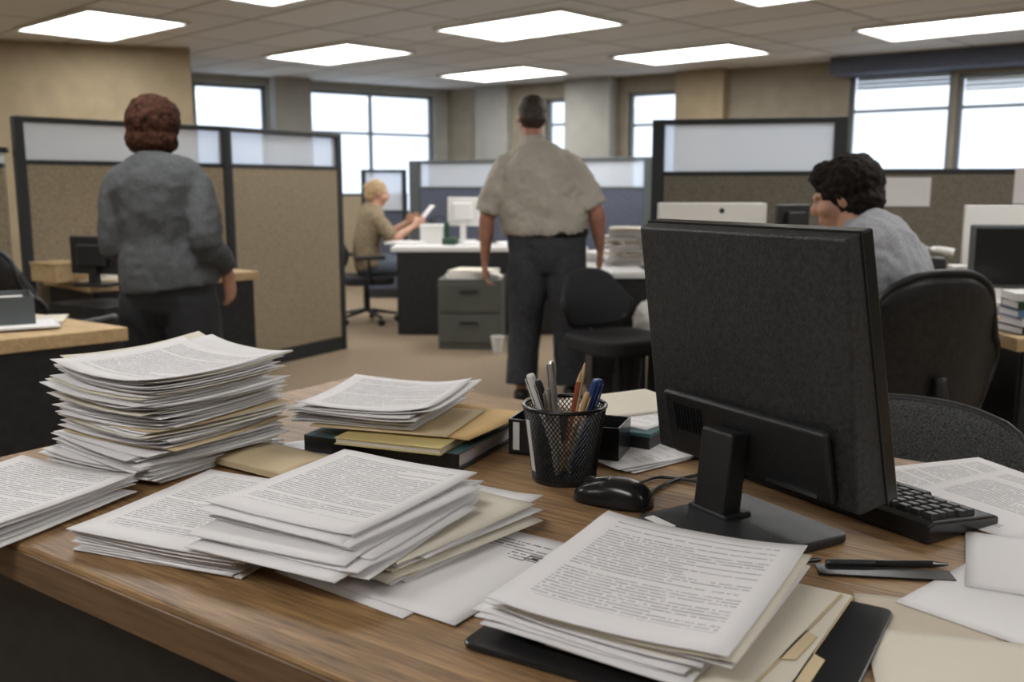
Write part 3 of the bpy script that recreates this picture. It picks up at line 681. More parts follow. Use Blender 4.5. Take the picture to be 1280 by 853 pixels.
pile((cD.x+.032, cD.y-.01), aD+2, .245, .28, D+.0345, 10, .0031, 'printed top sheet of the middle pile, in the centre of the desk', 'sheet of the upper half of the middle pile', 'sheets in the upper half of the middle pile', jit=.018, jrot=8, bow=.005, seed=27, mats=['paper']*7+['text']*2, topw=.24, topaz=aD, drift=(-.022, .004))
# two loose sheets slid out to the right of the middle pile top
for (px, py, z, a_, lab) in ((590, 620, .066, 48, 'loose sheet fanned out to the right on top of the middle pile'),):
    pp = P(px, py, D+z)
# 5 front pile on clipboard
cb = P(850, 775, D); CB = (cb.x, cb.y)
t = thing('clipboard', 'black clipboard lying under the front paper pile', 'clipboard', (.185, .955, D+.001), 31)
obj('board', prism(bmesh.new(), rect_round(.37, .31, .012), 0, .006), M['blackg'], t, bevel=.0015)
bm = bmesh.new(); box(bm, (-.172, 0, .010), (.022, .12, .008)); tube(bm, [(-.180, -.05, .013), (-.189, -.02, .016), (-.189, .02, .016), (-.180, .05, .013)], .002, 6); obj('clip', bm, M['silver'], t, bevel=.001)
for k, (px, py, a_) in enumerate(((885, 772, 33), (862, 768, 37))):
    t = thing('manila_folder', ('lower', 'upper')[k]+' of two tan tabbed folders poking out right of the front pile', 'folder', (*P(px, py, D+.012)[:2], D+.009+.004*k), a_, 'tan tabbed folders')
    obj('back_cover', B((0, 0, .0004), (.235, .29, .0008)), M['manila'], t)
    obj('tab', prism(bmesh.new(), [(.115, -.09+.05*k), (.130, -.082+.05*k), (.130, -.022+.05*k), (.115, -.014+.05*k)], .0, .0008), M['manila'], t)
    obj('front_cover', B((0, 0, .0022), (.232, .286, .0008)), M['paperb'], t)
cE, aE = Vector((.160, .995, 0)), 30
pile((cE.x-.020, cE.y-.006), aE+1, .235, .285, D+.0175, 10, .0028, 'printed top sheet of the front pile, nearest the camera', 'sheet inside the front pile on the clipboard', 'sheets in the front pile', jit=.010, jrot=5, bow=.005, seed=33, mats=['paper']*6+['paperb'], topaz=aE, topw=.255, topl=.305, drift=(.020, .006), lift=(.006, .004))
# 6 books and folders at the far edge, with a pile on top
bk = P(520, 560, D)
t = thing('ring_binder', 'thick black binder with teal cover at the bottom of the far book stack', 'binder', (*P(520, 545, D+.015)[:2], D), 24)
bm = bmesh.new(); box(bm, (0, 0, .002), (.31, .26, .004)); box(bm, (0, -.128, .016), (.31, .004, .032)); obj('cover', bm, M['blackg'], t, bevel=.001)
obj('front_cover', B((0, 0, .031), (.31, .26, .003)), M['teal'], t, bevel=.001); obj('page_block', B((0, .004, .0165), (.295, .24, .024)), M['paper'], t)
t = thing('notebook', 'yellow notebook on the black binder, below the ochre envelope', 'notebook', (*P(515, 541, D+.04)[:2], D+.0335), 21)
obj('cover', B((0, 0, .001), (.20, .19, .002)), M['yellow'], t); obj('page_block', B((0, 0, .0062), (.196, .186, .008)), M['paperb'], t); obj('front_cover', B((0, 0, .0112), (.20, .19, .002)), M['yellow'], t)
o = sheet(.30, .22, .0018, lambda x, y: .0006+.05*max(0, x-.06)**2+.02*max(0, -x-.06)**2, M['orange'], 'envelope'); put(o, P(540, 513, D+.06), 30, D+.047); tag(o, 'large ochre envelope jutting right from the far book stack', 'envelope')
o = sheet(.26, .2, .0022, lambda x, y: .0006, M['manila'], 'envelope'); put(o, P(500, 517, D+.06), 17, D+.050); tag(o, 'tan envelope directly under the far small paper pile', 'envelope')
cF, aF, wF = frame_px((372, 514), (528, 524), D+.082, .27)
pile((cF.x, cF.y), aF, .245, .26, D+.055, 9, .0036, 'faintly printed top sheet of the small pile on the far books', 'sheet inside the small pile on the far books', 'sheets in the far small pile', jit=.009, jrot=5, bow=.007, seed=41, mats=['paper'], topmat='text', lift=(.0, .01))
# tan envelope under the right side of the tall pile
o = sheet(.17, .12, .010, lambda x, y: max(0, .012-.25*abs(y)**1.3), M['manila'], 'envelope'); put(o, P(345, 577, D+.01), 35, D+.001); tag(o, 'padded tan envelope poking out right of the tallest pile', 'envelope')
# sheet leaning beside it, small one with dark line
o = sheet(.12, .16, .0006, lambda x, y: .0004, M['paper']); put(o, P(402, 560, D), 60, D+.0008); tag(o, 'loose slip between the tallest pile and the far books', 'paper')
# right-hand sheets round the keyboard
RS = [((1195, 606), 72, .22, .30, .0006, 'text', 'sheet lying behind the keyboard with faint print'), ((1262, 628), 62, .22, .30, .0016, 'text2', 'sheet at the right edge beyond the keyboard, lying over another')]
for (p, a_, w_, l_, dz, m, lab) in RS:
    o = sheet(w_, l_, .0006, lambda x, y: .0001, M[m]); put(o, P(*p, D), a_, D+dz); tag(o, lab, 'paper')
LR = [((1165, 795), 14, .14, .18, .0006, 'beige', 'beige', 'beige envelope lying front right of the pens', 'envelope'),
      ((1252, 752), 50, .15, .20, .0020, 'paper', 'p', 'blank white sheet lying on the beige envelope at the right edge', 'paper'),
      ((1290, 712), 25, .15, .20, .0034, 'paper', 'p', 'uppermost blank sheet fanned out at the right desk edge', 'paper'),
      ((1240, 850), 105, .16, .22, .0028, 'paperb', 'p', 'cream sheet in the bottom right corner of the desk', 'paper')]
for (p, a_, w_, l_, dz, m, _, lab, cat) in LR:
    o = sheet(w_, l_, .0007, lambda x, y: .0002, M[m], 'envelope' if cat == 'envelope' else 'paper_sheet'); put(o, P(*p, D), a_, D+dz); tag(o, lab, cat)
# papers behind the pen cup
for k, (p, a_, lab) in enumerate((((800, 515), 40, 'printed sheet behind the pen cup, next to the monitor'), ((778, 508), 62, 'cream sheet on top of those behind the pen cup'))):
    o = sheet(.18, .24, .002, lambda x, y: .0002, M['text' if k == 0 else 'paperb']); put(o, P(*p, D+.035), a_, D+.036+.003*k); tag(o, lab, 'paper')
for k in range(3):
    o = sheet(.12, .18, .0006, lambda x, y: .0003+.25*max(0, x-.0)**2, M['text2' if k == 2 else 'paper']); put(o, P(808-4*k, 572, D), 52+4*k, D+.0008+.0022*k); tag(o, ('lowest', 'middle', 'top')[k]+' of three curled slips between pen cup and monitor', 'paper')

# ================================================================= DESK
e1 = P(0, 672, D); e2 = P(300, 795, D); df = (e2-e1).normalized(); up_ = Vector((-df.y, df.x, 0))
far = P(900, 537.5, D); dep = (far-e1).dot(up_); l0 = P(60, 557, D); s0 = (l0-e1).dot(df)
K = dict(o=e1, df=df, up=up_)
a0 = e1+df*s0; a1 = a0+df*2.3
dc = (a0+a1+up_*dep)/2
desk = thing('desk', 'brown oak desk carrying the paper piles and the big black monitor', 'desk', (dc.x, dc.y, 0), az_of(df)-90)
Ld = 2.3
obj('desk_top', B((0, 0, D-.027), (Ld, dep, .054)), M['desk'], desk, bevel=.006)
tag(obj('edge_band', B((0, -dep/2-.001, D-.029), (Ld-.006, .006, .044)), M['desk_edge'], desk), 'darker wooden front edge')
obj('modesty_panel', B((0, -dep/2+.06, .37), (Ld-.16, .02, .69)), M['blackpanel'], desk)
for s in (-1, 1): obj('side_panel', B((s*(Ld/2-.07), .03, .358), (.03, dep-.16, .716)), M['blackpanel'], desk)

# ================================================================= MONITOR
mBL = P(824, 557, D+.052); mBR = P(1073, 647, D+.052); mv = mBR-mBL; maz = az_of(mv)-90
mc = (mBL+mBR)/2; mW = mv.length
print('monitor', mBL, mBR, mW, maz, 'desk depth', dep)
scr = azv(maz)                                  # direction the screen faces
mon = thing('computer_monitor', 'big black computer monitor seen from behind, standing on the desk', 'monitor', (mc.x, mc.y, D), maz)
tl = math.radians(13); Rt = Matrix.Rotation(tl, 3, 'X'); mH = .358
def tz(x, y, z): v = Rt @ Vector((x, y, z)); return (v.x, v.y, v.z+.052)
bm = bmesh.new()
# back shell: outline lofts from a smaller rear face to the full front edge
prof = [(.000, .004), (.003, .001), (.012, .0), (.052, -.002)]
rings = []
for (y, ins) in prof:
    rings.append([bm.verts.new(tz(*p)) for p in ((-mW/2+ins, y, ins), (mW/2-ins, y, ins), (mW/2-ins, y+.030*(1-y/.052), mH-ins), (-mW/2+ins, y+.030*(1-y/.052), mH-ins))])
for i in range(3):
    for k in range(4): bm.faces.new([rings[i][k], rings[i][(k+1) % 4], rings[i+1][(k+1) % 4], rings[i+1][k]])
bm.faces.new(rings[0][::-1]); bm.faces.new(rings[-1])
obj('rear_shell', bm, M['shell'], mon, bevel=.003)
obj('front_bezel', box(bmesh.new(), tz(0, .064, mH/2), (mW+.006, .022, mH+.006), Rt), M['blackg'], mon, bevel=.003)
obj('screen', box(bmesh.new(), tz(0, .0765, mH/2), (mW-.03, .002, mH-.035), Rt), M['blackg'], mon)
obj('bezel_trim', box(bmesh.new(), tz(0, .0528, mH/2), (mW+.0085, .002, mH+.0085), Rt), M['darkmetal'], mon)
bm = box(bmesh.new(), tz(.01, -.006, .062), (mW*.80, .014, .10), Rt); obj('connector_cover', bm, M['black'], mon, bevel=.005, seg=3)
bm = bmesh.new()
for k in range(9): box(bm, tz(-mW*.31+.007*k, -.0140, .075), (.003, .002, .042), Rt)
obj('vent_slots', bm, M['blackg'], mon)
bm = box(bmesh.new(), tz(.10, -.0142, .018), (.09, .002, .004), Rt); obj('port_strip', bm, M['silver'], mon)
ncp = Vector((.004, -.055, 0))
bm = bmesh.new(); Rn = Matrix.Rotation(math.radians(-6), 3, 'X')
box(bm, (ncp.x, ncp.y, .068), (.062, .034, .125), Rn); obj('stand_neck', bm, M['black'], mon, bevel=.004)
obj('neck_foot', B((ncp.x, ncp.y, .012), (.078, .05, .012)), M['black'], mon, bevel=.003)
bm = prism(bmesh.new(), [(p[0]+.060, p[1]-.07) for p in rect_round(.205, .205, .015)], 0, .013); obj('stand_base', bm, M['black'], mon, bevel=.004, seg=3)
tag(obj('base_label', B((.000, -.160, .0135), (.048, .016, .0008)), M['white'], mon), 'white rating sticker')
# black power box behind it
t = thing('power_adapter', 'small black box with a silver line left of the monitor stand', 'power adapter', (*P(872, 570, D)[:2], D), maz)
obj('case', B((0, 0, .014), (.07, .045, .028)), M['black'], t, bevel=.004); obj('trim_line', B((0, -.0228, .02), (.06, .001, .002)), M['silver'], t)

# ================================================================= KEYBOARD
kr = P(1250, 640, D+.02); kl = P(1085, 676, D+.015); kax = azv(maz+90)     # long axis parallel to the monitor
kw = .155
kc = kr - kax*.215 - azv(maz)*kw*.5
kb = thing('keyboard', 'black computer keyboard behind the right corner of the monitor', 'keyboard', (kc.x, kc.y, D+.001), maz+180)
bm = bmesh.new(); prof = [(-.078, .0), (-.078, .012), (-.066, .016), (.066, .030), (.078, .026), (.078, 0)]
a_ = [bm.verts.new((-.215, y, z)) for y, z in prof]; b_ = [bm.verts.new((.215, y, z)) for y, z in prof]
bm.faces.new(a_); bm.faces.new(b_[::-1])
for i in range(6): bm.faces.new([a_[i], b_[i], b_[(i+1) % 6], a_[(i+1) % 6]])
obj('case', bm, M['blackg'], kb, bevel=.004, seg=3)
keymesh = None; Rk = Matrix.Rotation(math.atan2(.014, .132), 3, 'X'); nk = 0
for r_ in range(6):
    for q_ in range(20):
        if r_ == 5 and 4 <= q_ <= 8: continue
        if nk >= 98: continue
        x = -.198+q_*.0208+(r_ % 3)*.002*(q_ < 14); y = .052-r_*.0205; z = .0235+y*.106
        if keymesh is None:
            bmk = B((0, 0, .003), (.017, .0165, .008), Rk, .8); ko = obj('key', bmk, M['black'], kb, bevel=.0012); keymesh = ko
        else: ko = keymesh.copy(); COL.objects.link(ko); ko.parent = kb
        ko.location = (x, y, z); nk += 1
ko = obj('space_bar', B((0, 0, .003), (.10, .0165, .008), Rk, .92), M['black'], kb, bevel=.0012); ko.location = (-.198+6*.0208, .052-5*.0205, .0235-.0505*.106)

# ================================================================= MOUSE
mp_ = P(766, 629, D); mouse = thing('computer_mouse', 'glossy black computer mouse between the pen cup and the monitor', 'mouse', (mp_.x, mp_.y, D), -62)
bm = bmesh.new(); nu, nv = 36, 14; top = []
for j in range(nv+1):
    v = j/nv; ring = []
    for i in range(nu):
        a_ = 2*PI*i/nu; cx_, sy_ = math.cos(a_), math.sin(a_)
        rad = math.cos(v*PI/2)**.62 if v < 1 else 0
        x = .034*math.copysign(abs(cx_)**.85, cx_)*rad*(1-.10*math.cos(a_*2)); y = .062*math.copysign(abs(sy_)**.85, sy_)*rad
        z = .039*math.sin(v*PI/2)**.8*(1-.28*max(0, y/.062)) + .001
        ring.append(bm.verts.new((x*(1-.08*(y/.062)), y, z)))
    top.append(ring)
for j in range(nv):
    for i in range(nu): bm.faces.new([top[j][i], top[j][(i+1) % nu], top[j+1][(i+1) % nu], top[j+1][i]])
bm.faces.new(top[0][::-1]); bmesh.ops.remove_doubles(bm, verts=bm.verts, dist=1e-5)
obj('shell', bm, M['blackg'], mouse, smooth=True)
bm = bmesh.new(); bmesh.ops.create_cone(bm, cap_ends=True, segments=20, radius1=.009, radius2=.009, depth=.006, matrix=Matrix.Translation((0, .036, .0275)) @ Matrix.Rotation(PI/2, 4, 'Y')); obj('scroll_wheel', bm, M['darkmetal'], mouse)
bm = bmesh.new(); tube(bm, [(0, .028, .0345), (0, .01, .0385), (0, -.004, .0402)], .0009, 5); tube(bm, [(-.022, .012, .0315), (0, .007, .0392), (.022, .012, .0315)], .0008, 5); obj('button_seam', bm, M['silver'], mouse)
bm = bmesh.new(); cab = [P(x, y, D+.004) for x, y in ((800, 604), (822, 597), (850, 599), (884, 603), (925, 596), (960, 575))]; tube(bm, [tuple(v) for v in cab], .0025, 8)
tag(obj('mouse_cable', bm, M['black'], None, smooth=True), 'thin black cable running from the mouse behind the monitor', 'cable')
bm = bmesh.new(); cab = [P(x, y, D+.004) for x, y in ((905, 590), (862, 596), (828, 607), (808, 622), (803, 637), (812, 652), (840, 666), (880, 680), (930, 693), (985, 702), (1025, 700))]; tube(bm, [tuple(v) for v in cab], .003, 8)
tag(obj('power_cable', bm, M['blackg'], None, smooth=True), 'black cable looping round the front of the monitor base', 'cable')

# ================================================================= PEN CUP
cp = P(705, 598, D); cup = thing('pen_cup', 'black wire mesh pen cup with a white label strip', 'pen cup', (cp.x, cp.y, D), 0)
rb, rt, ch = .050, .066, .120
bm = bmesh.new(); seg, hn = 56, 26; vs = {}
for j in range(hn+1):
    r_ = rb+(rt-rb)*j/hn
    for i in range(seg):
        a_ = 2*PI*(i+.5*(j % 2))/seg; vs[i, j] = bm.verts.new((r_*math.cos(a_), r_*math.sin(a_), .003+ch*j/hn))
for j in range(0, hn-1, 2):
    for i in range(seg):
        # diamonds
        bm.faces.new([vs[i, j], vs[i, j+1], vs[i, j+2], vs[(i-1) % seg, j+1]])
for j in range(1, hn-2, 2):
    for i in range(seg): bm.faces.new([vs[i, j], vs[(i+1) % seg, j+1], vs[i, j+2], vs[i, j+1]])
o = obj('mesh_wall', bm, M['darkmetal'], cup); wf = o.modifiers.new('wire', 'WIREFRAME'); wf.thickness = .0027; wf.use_even_offset = False
bm = bmesh.new(); ring = [(rt*math.cos(2*PI*i/24), rt*math.sin(2*PI*i/24), ch+.003) for i in range(25)]; tube(bm, ring, .0035, 8, 2); obj('rim', bm, M['blackg'], cup, smooth=True)
obj('base', lathe(bmesh.new(), [(rb+.002, 0), (rb+.003, .008), (rb, .009)]), M['blackg'], cup)
a_ = math.radians(205); Rl = Matrix.Rotation(a_, 3, 'Z') @ Matrix.Rotation(math.atan2(rt-rb, ch), 3, 'Y')
tag(obj('label_strip', B(((rt+rb)/2*math.cos(a_)*1.04, (rt+rb)/2*math.sin(a_)*1.04, .062), (.0012, .011, .085), Rl), M['white'], cup), 'white label strip')
def pen(label, name, bx, by, tx, ty, z1, r, bodym, tipm, cat, cap=True, tipup=False):
    "stands in the cup; from the cup floor (bx,by) to (tx,ty) at height z1"
    a_ = Vector((bx, by, .012)); b_ = Vector((tx, ty, z1)); v = b_-a_
    t = thing(name, label, cat, Vector((cp.x, cp.y, D))+a_, 0); q_ = v.to_track_quat('Z', 'Y'); t.rotation_mode = 'QUATERNION'; t.rotation_quaternion = q_; L_ = v.length
    if name == 'pencil':
        bm = bmesh.new(); lathe(bm, [(r, 0), (r, L_-.018)], 6); obj('barrel', bm, M[bodym], t); bm = bmesh.new(); lathe(bm, [(r, L_-.018), (.0008, L_)], 6); obj('sharpened_tip', bm, M[tipm], t)
    else:
        bm = bmesh.new(); lathe(bm, [(r*.5, 0), (r, .012), (r, L_*.62)], 16); obj('barrel', bm, M[bodym], t, smooth=False)
        bm = bmesh.new(); lathe(bm, [(r*1.12, L_*.62), (r*1.12, L_-.004), (r*.8, L_)], 16); c1 = obj('cap', bm, M[tipm], t)
        obj('pocket_clip', B((0, -r*1.5, L_-.028), (.004, .0015, .045)), M[tipm], c1)
    return t
pen('white marker leaning furthest left in the pen cup', 'marker_pen', -.002, .0, -.056, .005, .172, .0065, 'white', 'white', 'pen')
pen('black-capped white pen second from left in the cup', 'ballpoint_pen', .008, -.01, -.044, -.014, .166, .0052, 'white', 'black', 'pen')
pen('silver pen standing tallest in the pen cup', 'ballpoint_pen', -.004, .016, -.022, .022, .190, .005, 'silver', 'silver', 'pen')
pen('slim white pen in the middle left of the cup', 'ballpoint_pen', -.012, -.018, -.030, -.034, .156, .0048, 'white', 'silver', 'pen')
pen('russet pencil with a pale tip in the cup', 'pencil', -.006, -.006, .024, -.02, .182, .0042, 'redpl', 'pencil', 'pencil')
pen('natural wood pencil standing up in the cup', 'pencil', .002, .018, .034, .03, .186, .004, 'pencil', 'pencil', 'pencil')
pen('blue pen leaning right in the pen cup', 'ballpoint_pen', .004, .006, .050, .0, .164, .005, 'white', 'bluepl', 'pen')
pen('dark blue marker at the far right of the cup', 'marker_pen', .012, .012, .058, .022, .160, .006, 'bluepl', 'bluepl', 'pen')
pen('short pale pen lying low on the right side of the cup', 'ballpoint_pen', -.01, -.02, .034, -.034, .150, .0045, 'pencil', 'pencil', 'pen')
# black box left/behind cup, hole punch and teal box right
t = thing('desk_organizer', 'low black desk organizer box behind the pen cup', 'desk organizer', (*P(712, 566, D)[:2], D), 20)
bm = bmesh.new(); box(bm, (0, 0, .003), (.20, .09, .006))
for s in (-1, 1): box(bm, (s*.0985, 0, .032), (.003, .09, .064)); box(bm, (0, s*.0435, .032), (.20, .003, .064))
obj('tray', bm, M['blackg'], t, bevel=.001); obj('divider', B((.03, 0, .03), (.003, .084, .05)), M['blackg'], t); tag(obj('label_strip', B((-.085, -.0456, .034), (.012, .0006, .05)), M['white'], t), 'white spine label')
t = thing('card_box', 'dark teal card box behind the pen cup under printed sheets', 'box', (*P(783, 541, D+.01)[:2], D), 32)
obj('box_body', B((0, 0, .014), (.16, .15, .028)), M['black'], t, bevel=.002); obj('box_lid', B((0, 0, .0315), (.166, .156, .008)), M['teal'], t, bevel=.002)
# pens and ruler lying in front of the monitor
def lying_pen(label, p0, p1, r, m):
    a_ = P(*p0, D+r); b_ = P(*p1, D+r); v = b_-a_; t = thing('ballpoint_pen', label, 'pen', a_, 0); t.rotation_mode = 'QUATERNION'; t.rotation_quaternion = v.to_track_quat('Z', 'Y'); L_ = v.length
    obj('barrel', lathe(bmesh.new(), [(r*.3, 0), (r*.95, .02), (r*.95, L_*.6)], 14), M[m], t); c1 = obj('cap', lathe(bmesh.new(), [(r, L_*.6), (r, L_-.004), (r*.7, L_)], 14), M['black'], t); obj('pocket_clip', B((0, -r*1.05, L_*.82), (.003, .0015, .04)), M['silver'], c1)
lying_pen('black pen lying in front of the monitor base, pointing right', (1185, 706), (1032, 704), .005, 'blackg')
o = obj('ruler', B((0, 0, .0018), (.16, .03, .003)), M['blackg'], None, bevel=.0006, loc=(*P(1105, 719, D)[:2], D+.0006), az=8); tag(o, 'flat black ruler lying right of the front pile, below the black pen', 'ruler')
# wire clip on pile 3
bm = bmesh.new(); tube(bm, [(-.014, -.004, 0), (.012, -.004, 0), (.016, 0, 0), (.012, .004, 0), (-.010, .004, 0), (-.013, .001, 0), (-.010, -.0015, 0), (.008, -.0015, 0)], .0008, 6)
o = obj('paper_clip', bm, M['darkmetal'], None, smooth=True); put(o, P(291, 673, D+.034), 120, D+.035); tag(o, 'dark wire paper clip on the pile in front of the tallest pile', 'paper clip')

# ================================================================= BACKGROUND FURNITURE
def simple_desk(label, corners, z, th, m='palewood', panel='blackpanel', panels=True, name='desk', legm='blackpanel'):
    c_ = sum((Vector((p[0], p[1], 0)) for p in corners), Vector())/len(corners)
    t = thing(name, label, 'desk', c_)
    loc = [(p[0]-c_.x, p[1]-c_.y) for p in corners]
    obj('desk_top', prism(bmesh.new(), loc, z-th, z), M[m], t, bevel=.004)
    ins = [(x*.93, y*.93) for x, y in loc]
    if panels:
        bm = bmesh.new()
        for i in range(len(ins)):
            a_, b_ = Vector((*ins[i], 0)), Vector((*ins[(i+1) % len(ins)], 0)); v = b_-a_
            if i == panels-10: continue
            Rz_ = Matrix.Rotation(rz(az_of(v)-90), 3, 'Z'); obj('side_panel', B(tuple((a_+b_)/2+Vector((0, 0, (z-th)/2))), (v.length, .02, z-th-.001), Rz_), M[legm], t)
        bm.free()
    return t
# left pale desk
A_ = P(160, 409, .74); B_ = P(0, 425, .74); v = (B_-A_).normalized(); perp = Vector((v.y, -v.x, 0)); perp = perp if perp.y > 0 else -perp
F_ = P(72, 396, .74); dd = (F_-A_).normalized()
simple_desk('pale wooden desk at the left edge with a black front panel', [A_, A_+v*1.5, A_+v*1.5+dd*.62, A_+dd*.62], .74, .05)
dk = lambda px, py, z=.74: P(px, py, z)
for k, (p, a_, m, lab) in enumerate(((( 28, 402), 70, 'paperb', 'cream papers on the pale left desk'), ((15, 411), 60, 'paper', 'white sheet near the front edge of the pale left desk'))):
    o = sheet(.22, .30, .006, lambda x, y: .0003, M[m]); put(o, dk(*p), a_, .7408+.007*k*0+.0005); o.location.z += k*.0075; tag(o, lab, 'paper')
t = thing('letter_tray', 'grey letter tray with papers at the left edge of the pale desk', 'letter tray', (*P(-22, 388, .80)[:2], .7545), 60)
bm = bmesh.new(); box(bm, (0, 0, .003), (.25, .32, .006)); box(bm, (-.125, 0, .05), (.004, .32, .1)); box(bm, (.125, 0, .05), (.004, .32, .1)); box(bm, (0, .16, .05), (.25, .004, .1)); obj('tray', bm, M['frameg'], t); obj('paper_stack', B((0, -.01, .045), (.22, .29, .075)), M['white'], t)
# desk along the left partition
Q = [P(45, 341, .74), P(150, 345, .74)]; v = (pB-pA).normalized(); n_ = Vector((v.y, -v.x, 0)); n_ = n_ if n_.y < 0 else -n_
b0 = Vector((pA.x, pA.y, 0))+n_*.06+v*.05; simple_desk('brown topped desk along the left partition, behind the standing woman', [b0+n_*.62, b0+v*1.0+n_*.62, b0+v*1.0, b0], .74, .05, 'palewood')
def on(px, py, z=.74): return P(px, py, z)
o = sheet(.3, .22, .004, lambda x, y: .0003, M['paper']); put(o, on(78, 347), 60, .7408); tag(o, 'white paper on the desk left of the standing woman', 'paper')
o = sheet(.22, .28, .004, lambda x, y: .0003, M['paperb']); put(o, on(120, 349), 40, .7408); tag(o, 'cream paper beside the black monitor left of the woman', 'paper')
def small_monitor(label, loc, az, w_, h_, z, m='black', scrm='blackg', stand=.1):
    t = thing('computer_monitor', label, 'monitor', (loc[0], loc[1], z), az)
    obj('rear_shell', B((0, 0, stand+h_/2), (w_, .035, h_)), M[m], t, bevel=.006); obj('rear_bulge', B((0, -.028, stand+h_/2), (w_*.6, .03, h_*.6)), M[m], t, bevel=.01)
    obj('screen', B((0, .018, stand+h_/2), (w_-.03, .002, h_-.03)), M[scrm], t)
    obj('stand_neck', B((0, -.02, stand/2+.03), (.05, .03, stand+.05)), M[m], t); obj('stand_base', prism(bmesh.new(), rect_round(.22, .16, .04), 0, .014), M[m], t)
    return t
small_monitor('small black monitor behind the elbow of the standing woman', at(114, 4.75)[:2], 20, .30, .19, .741, stand=.06)
t = thing('wooden_box', 'low wooden box on the desk under the left partition', 'box', (*at(66, 5.0)[:2], .741), 35); obj('box_body', B((0, 0, .045), (.24, .18, .09)), M['palewood'], t, bevel=.003); obj('box_lid', B((0, 0, .096), (.25, .19, .012)), M['palewood'], t, bevel=.002)
t = thing('bottle', 'white bottle against the partition left of the standing woman', 'bottle', (*at(128, 5.15)[:2], .741)); obj('bottle_body', lathe(bmesh.new(), [(.035, 0), (.037, .01), (.037, .26), (.02, .32)], 20), M['white'], t, smooth=False); obj('cap', lathe(bmesh.new(), [(.018, .32), (.018, .36)], 16), M['white'], t)
t = thing('drawer_unit', 'black drawer unit below the left partition desk', 'drawer unit', (*(at(118, 4.72))[:2], 0), 30)
obj('cabinet_body', B((0, 0, .33), (.42, .3, .66)), M['blackpanel'], t, bevel=.004); dr = obj('drawer', B((0, -.155, .55), (.40, .012, .16)), M['blackpanel'], t); obj('handle', B((0, -.165, .56), (.22, .012, .02)), M['silver'], dr)
dr = obj('drawer', B((0, -.155, .3), (.40, .012, .3)), M['blackpanel'], t); obj('handle', B((0, -.165, .38), (.22, .012, .02)), M['silver'], dr)

# far desk in front of the blue grey partition
f0 = P(488, 309, .74); f1 = P(735, 309, .74)
simple_desk('long far desk in front of the blue grey partition', [f0, f1, f1+Vector((0, .62, 0)), f0+Vector((0, .62, 0))], .74, .04, 'white', legm='blackpanel')
def block(name, label, cat, px, py, dist_z, size, m, az=0, bev=.006):
    p = P(px, py, dist_z); o = obj(name, B((0, 0, size[2]/2), size), M[m], None, bevel=bev, loc=(p.x, p.y, dist_z+.001), az=az); return tag(o, label, cat)
t = thing('archive_box', 'white archive box on the far desk beside the partition post', 'box', (*P(540, 304, .74)[:2], .741), 5); obj('box_body', B((0, 0, .07), (.18, .16, .14)), M['white'], t, bevel=.004); obj('box_lid', B((0, 0, .15), (.19, .17, .03)), M['white'], t, bevel=.004)
small_monitor('white-backed monitor on the far desk behind the man\'s left arm', P(580, 302, .74)[:2], 15, .30, .26, .741, 'white', 'white', .14)
t = thing('desk_phone', 'dark green telephone on the far desk beside the white-backed monitor', 'telephone', (*P(563, 306, .74)[:2], .741), 10); obj('phone_base', B((0, 0, .03), (.12, .14, .06)), M['greenpl'], t, bevel=.01); obj('handset', B((-.03, 0, .12), (.04, .05, .16)), M['greenpl'], t, bevel=.015)
t = thing('desk_lamp', 'small black gooseneck lamp on the far desk above the archive box', 'desk lamp', (*P(556, 301, .74)[:2], .741), 0); obj('lamp_base', lathe(bmesh.new(), [(.06, 0), (.06, .02), (.02, .03)], 20), M['black'], t); obj('lamp_neck', tube(bmesh.new(), [(0, 0, .02), (.0, 0, .18), (-.05, 0, .23), (-.10, 0, .20)], .006), M['black'], t, smooth=True); obj('lamp_shade', lathe(bmesh.new(), [(.045, 0), (.02, .06)], 20, (-.11, 0, .15)), M['black'], t)
for k, (px, py, a_, lab) in enumerate(((600, 306, 10, 'papers on the far desk left of the man\'s forearm'), (630, 306, -8, 'papers on the far desk behind the man\'s left hip'), (508, 305, 20, 'papers on the far desk in front of the blonde woman'))):
    o = sheet(.30, .26, .02, lambda x, y: .0005, M['paper']); put(o, P(px, py, .74), a_, .7408); tag(o, lab, 'paper')
# papers in the blonde woman's hands
o = sheet(.20, .27, .001, lambda x, y: .0005, M['paper']); pw = bloc+azv(72)*.50+Vector((0, 0, .96)); o.location = pw; o.rotation_euler = (math.radians(50), 0, rz(72)); tag(o, 'white paper held up by the blonde seated woman', 'paper')
# filing cabinet
t = thing('filing_cabinet', 'low grey green filing cabinet with papers on top, left of the man', 'filing cabinet', (*at(590, 7.35)[:2], 0), 4)
obj('cabinet_body', B((0, 0, .27), (.48, .5, .54)), M['greycab'], t, bevel=.004)
for k, z in enumerate((.40, .16)):
    dr = obj('drawer', B((0, -.256, z), (.46, .012, .21)), M['greycab'], t, bevel=.003); obj('handle', B((0, -.268, z+.05), (.14, .014, .018)), M['darkmetal'], dr)
for k in range(4):
    o = sheet(.42-.03*k, .30, .014, lambda x, y: .0005, M[('paper', 'paperb')[k % 2]]); put(o, at(592, 7.3), 8*k-8, .5412+.0155*k); tag(o, ('lowest', 'second', 'third', 'topmost')[k]+' bundle of papers stacked on the grey green cabinet', 'paper')
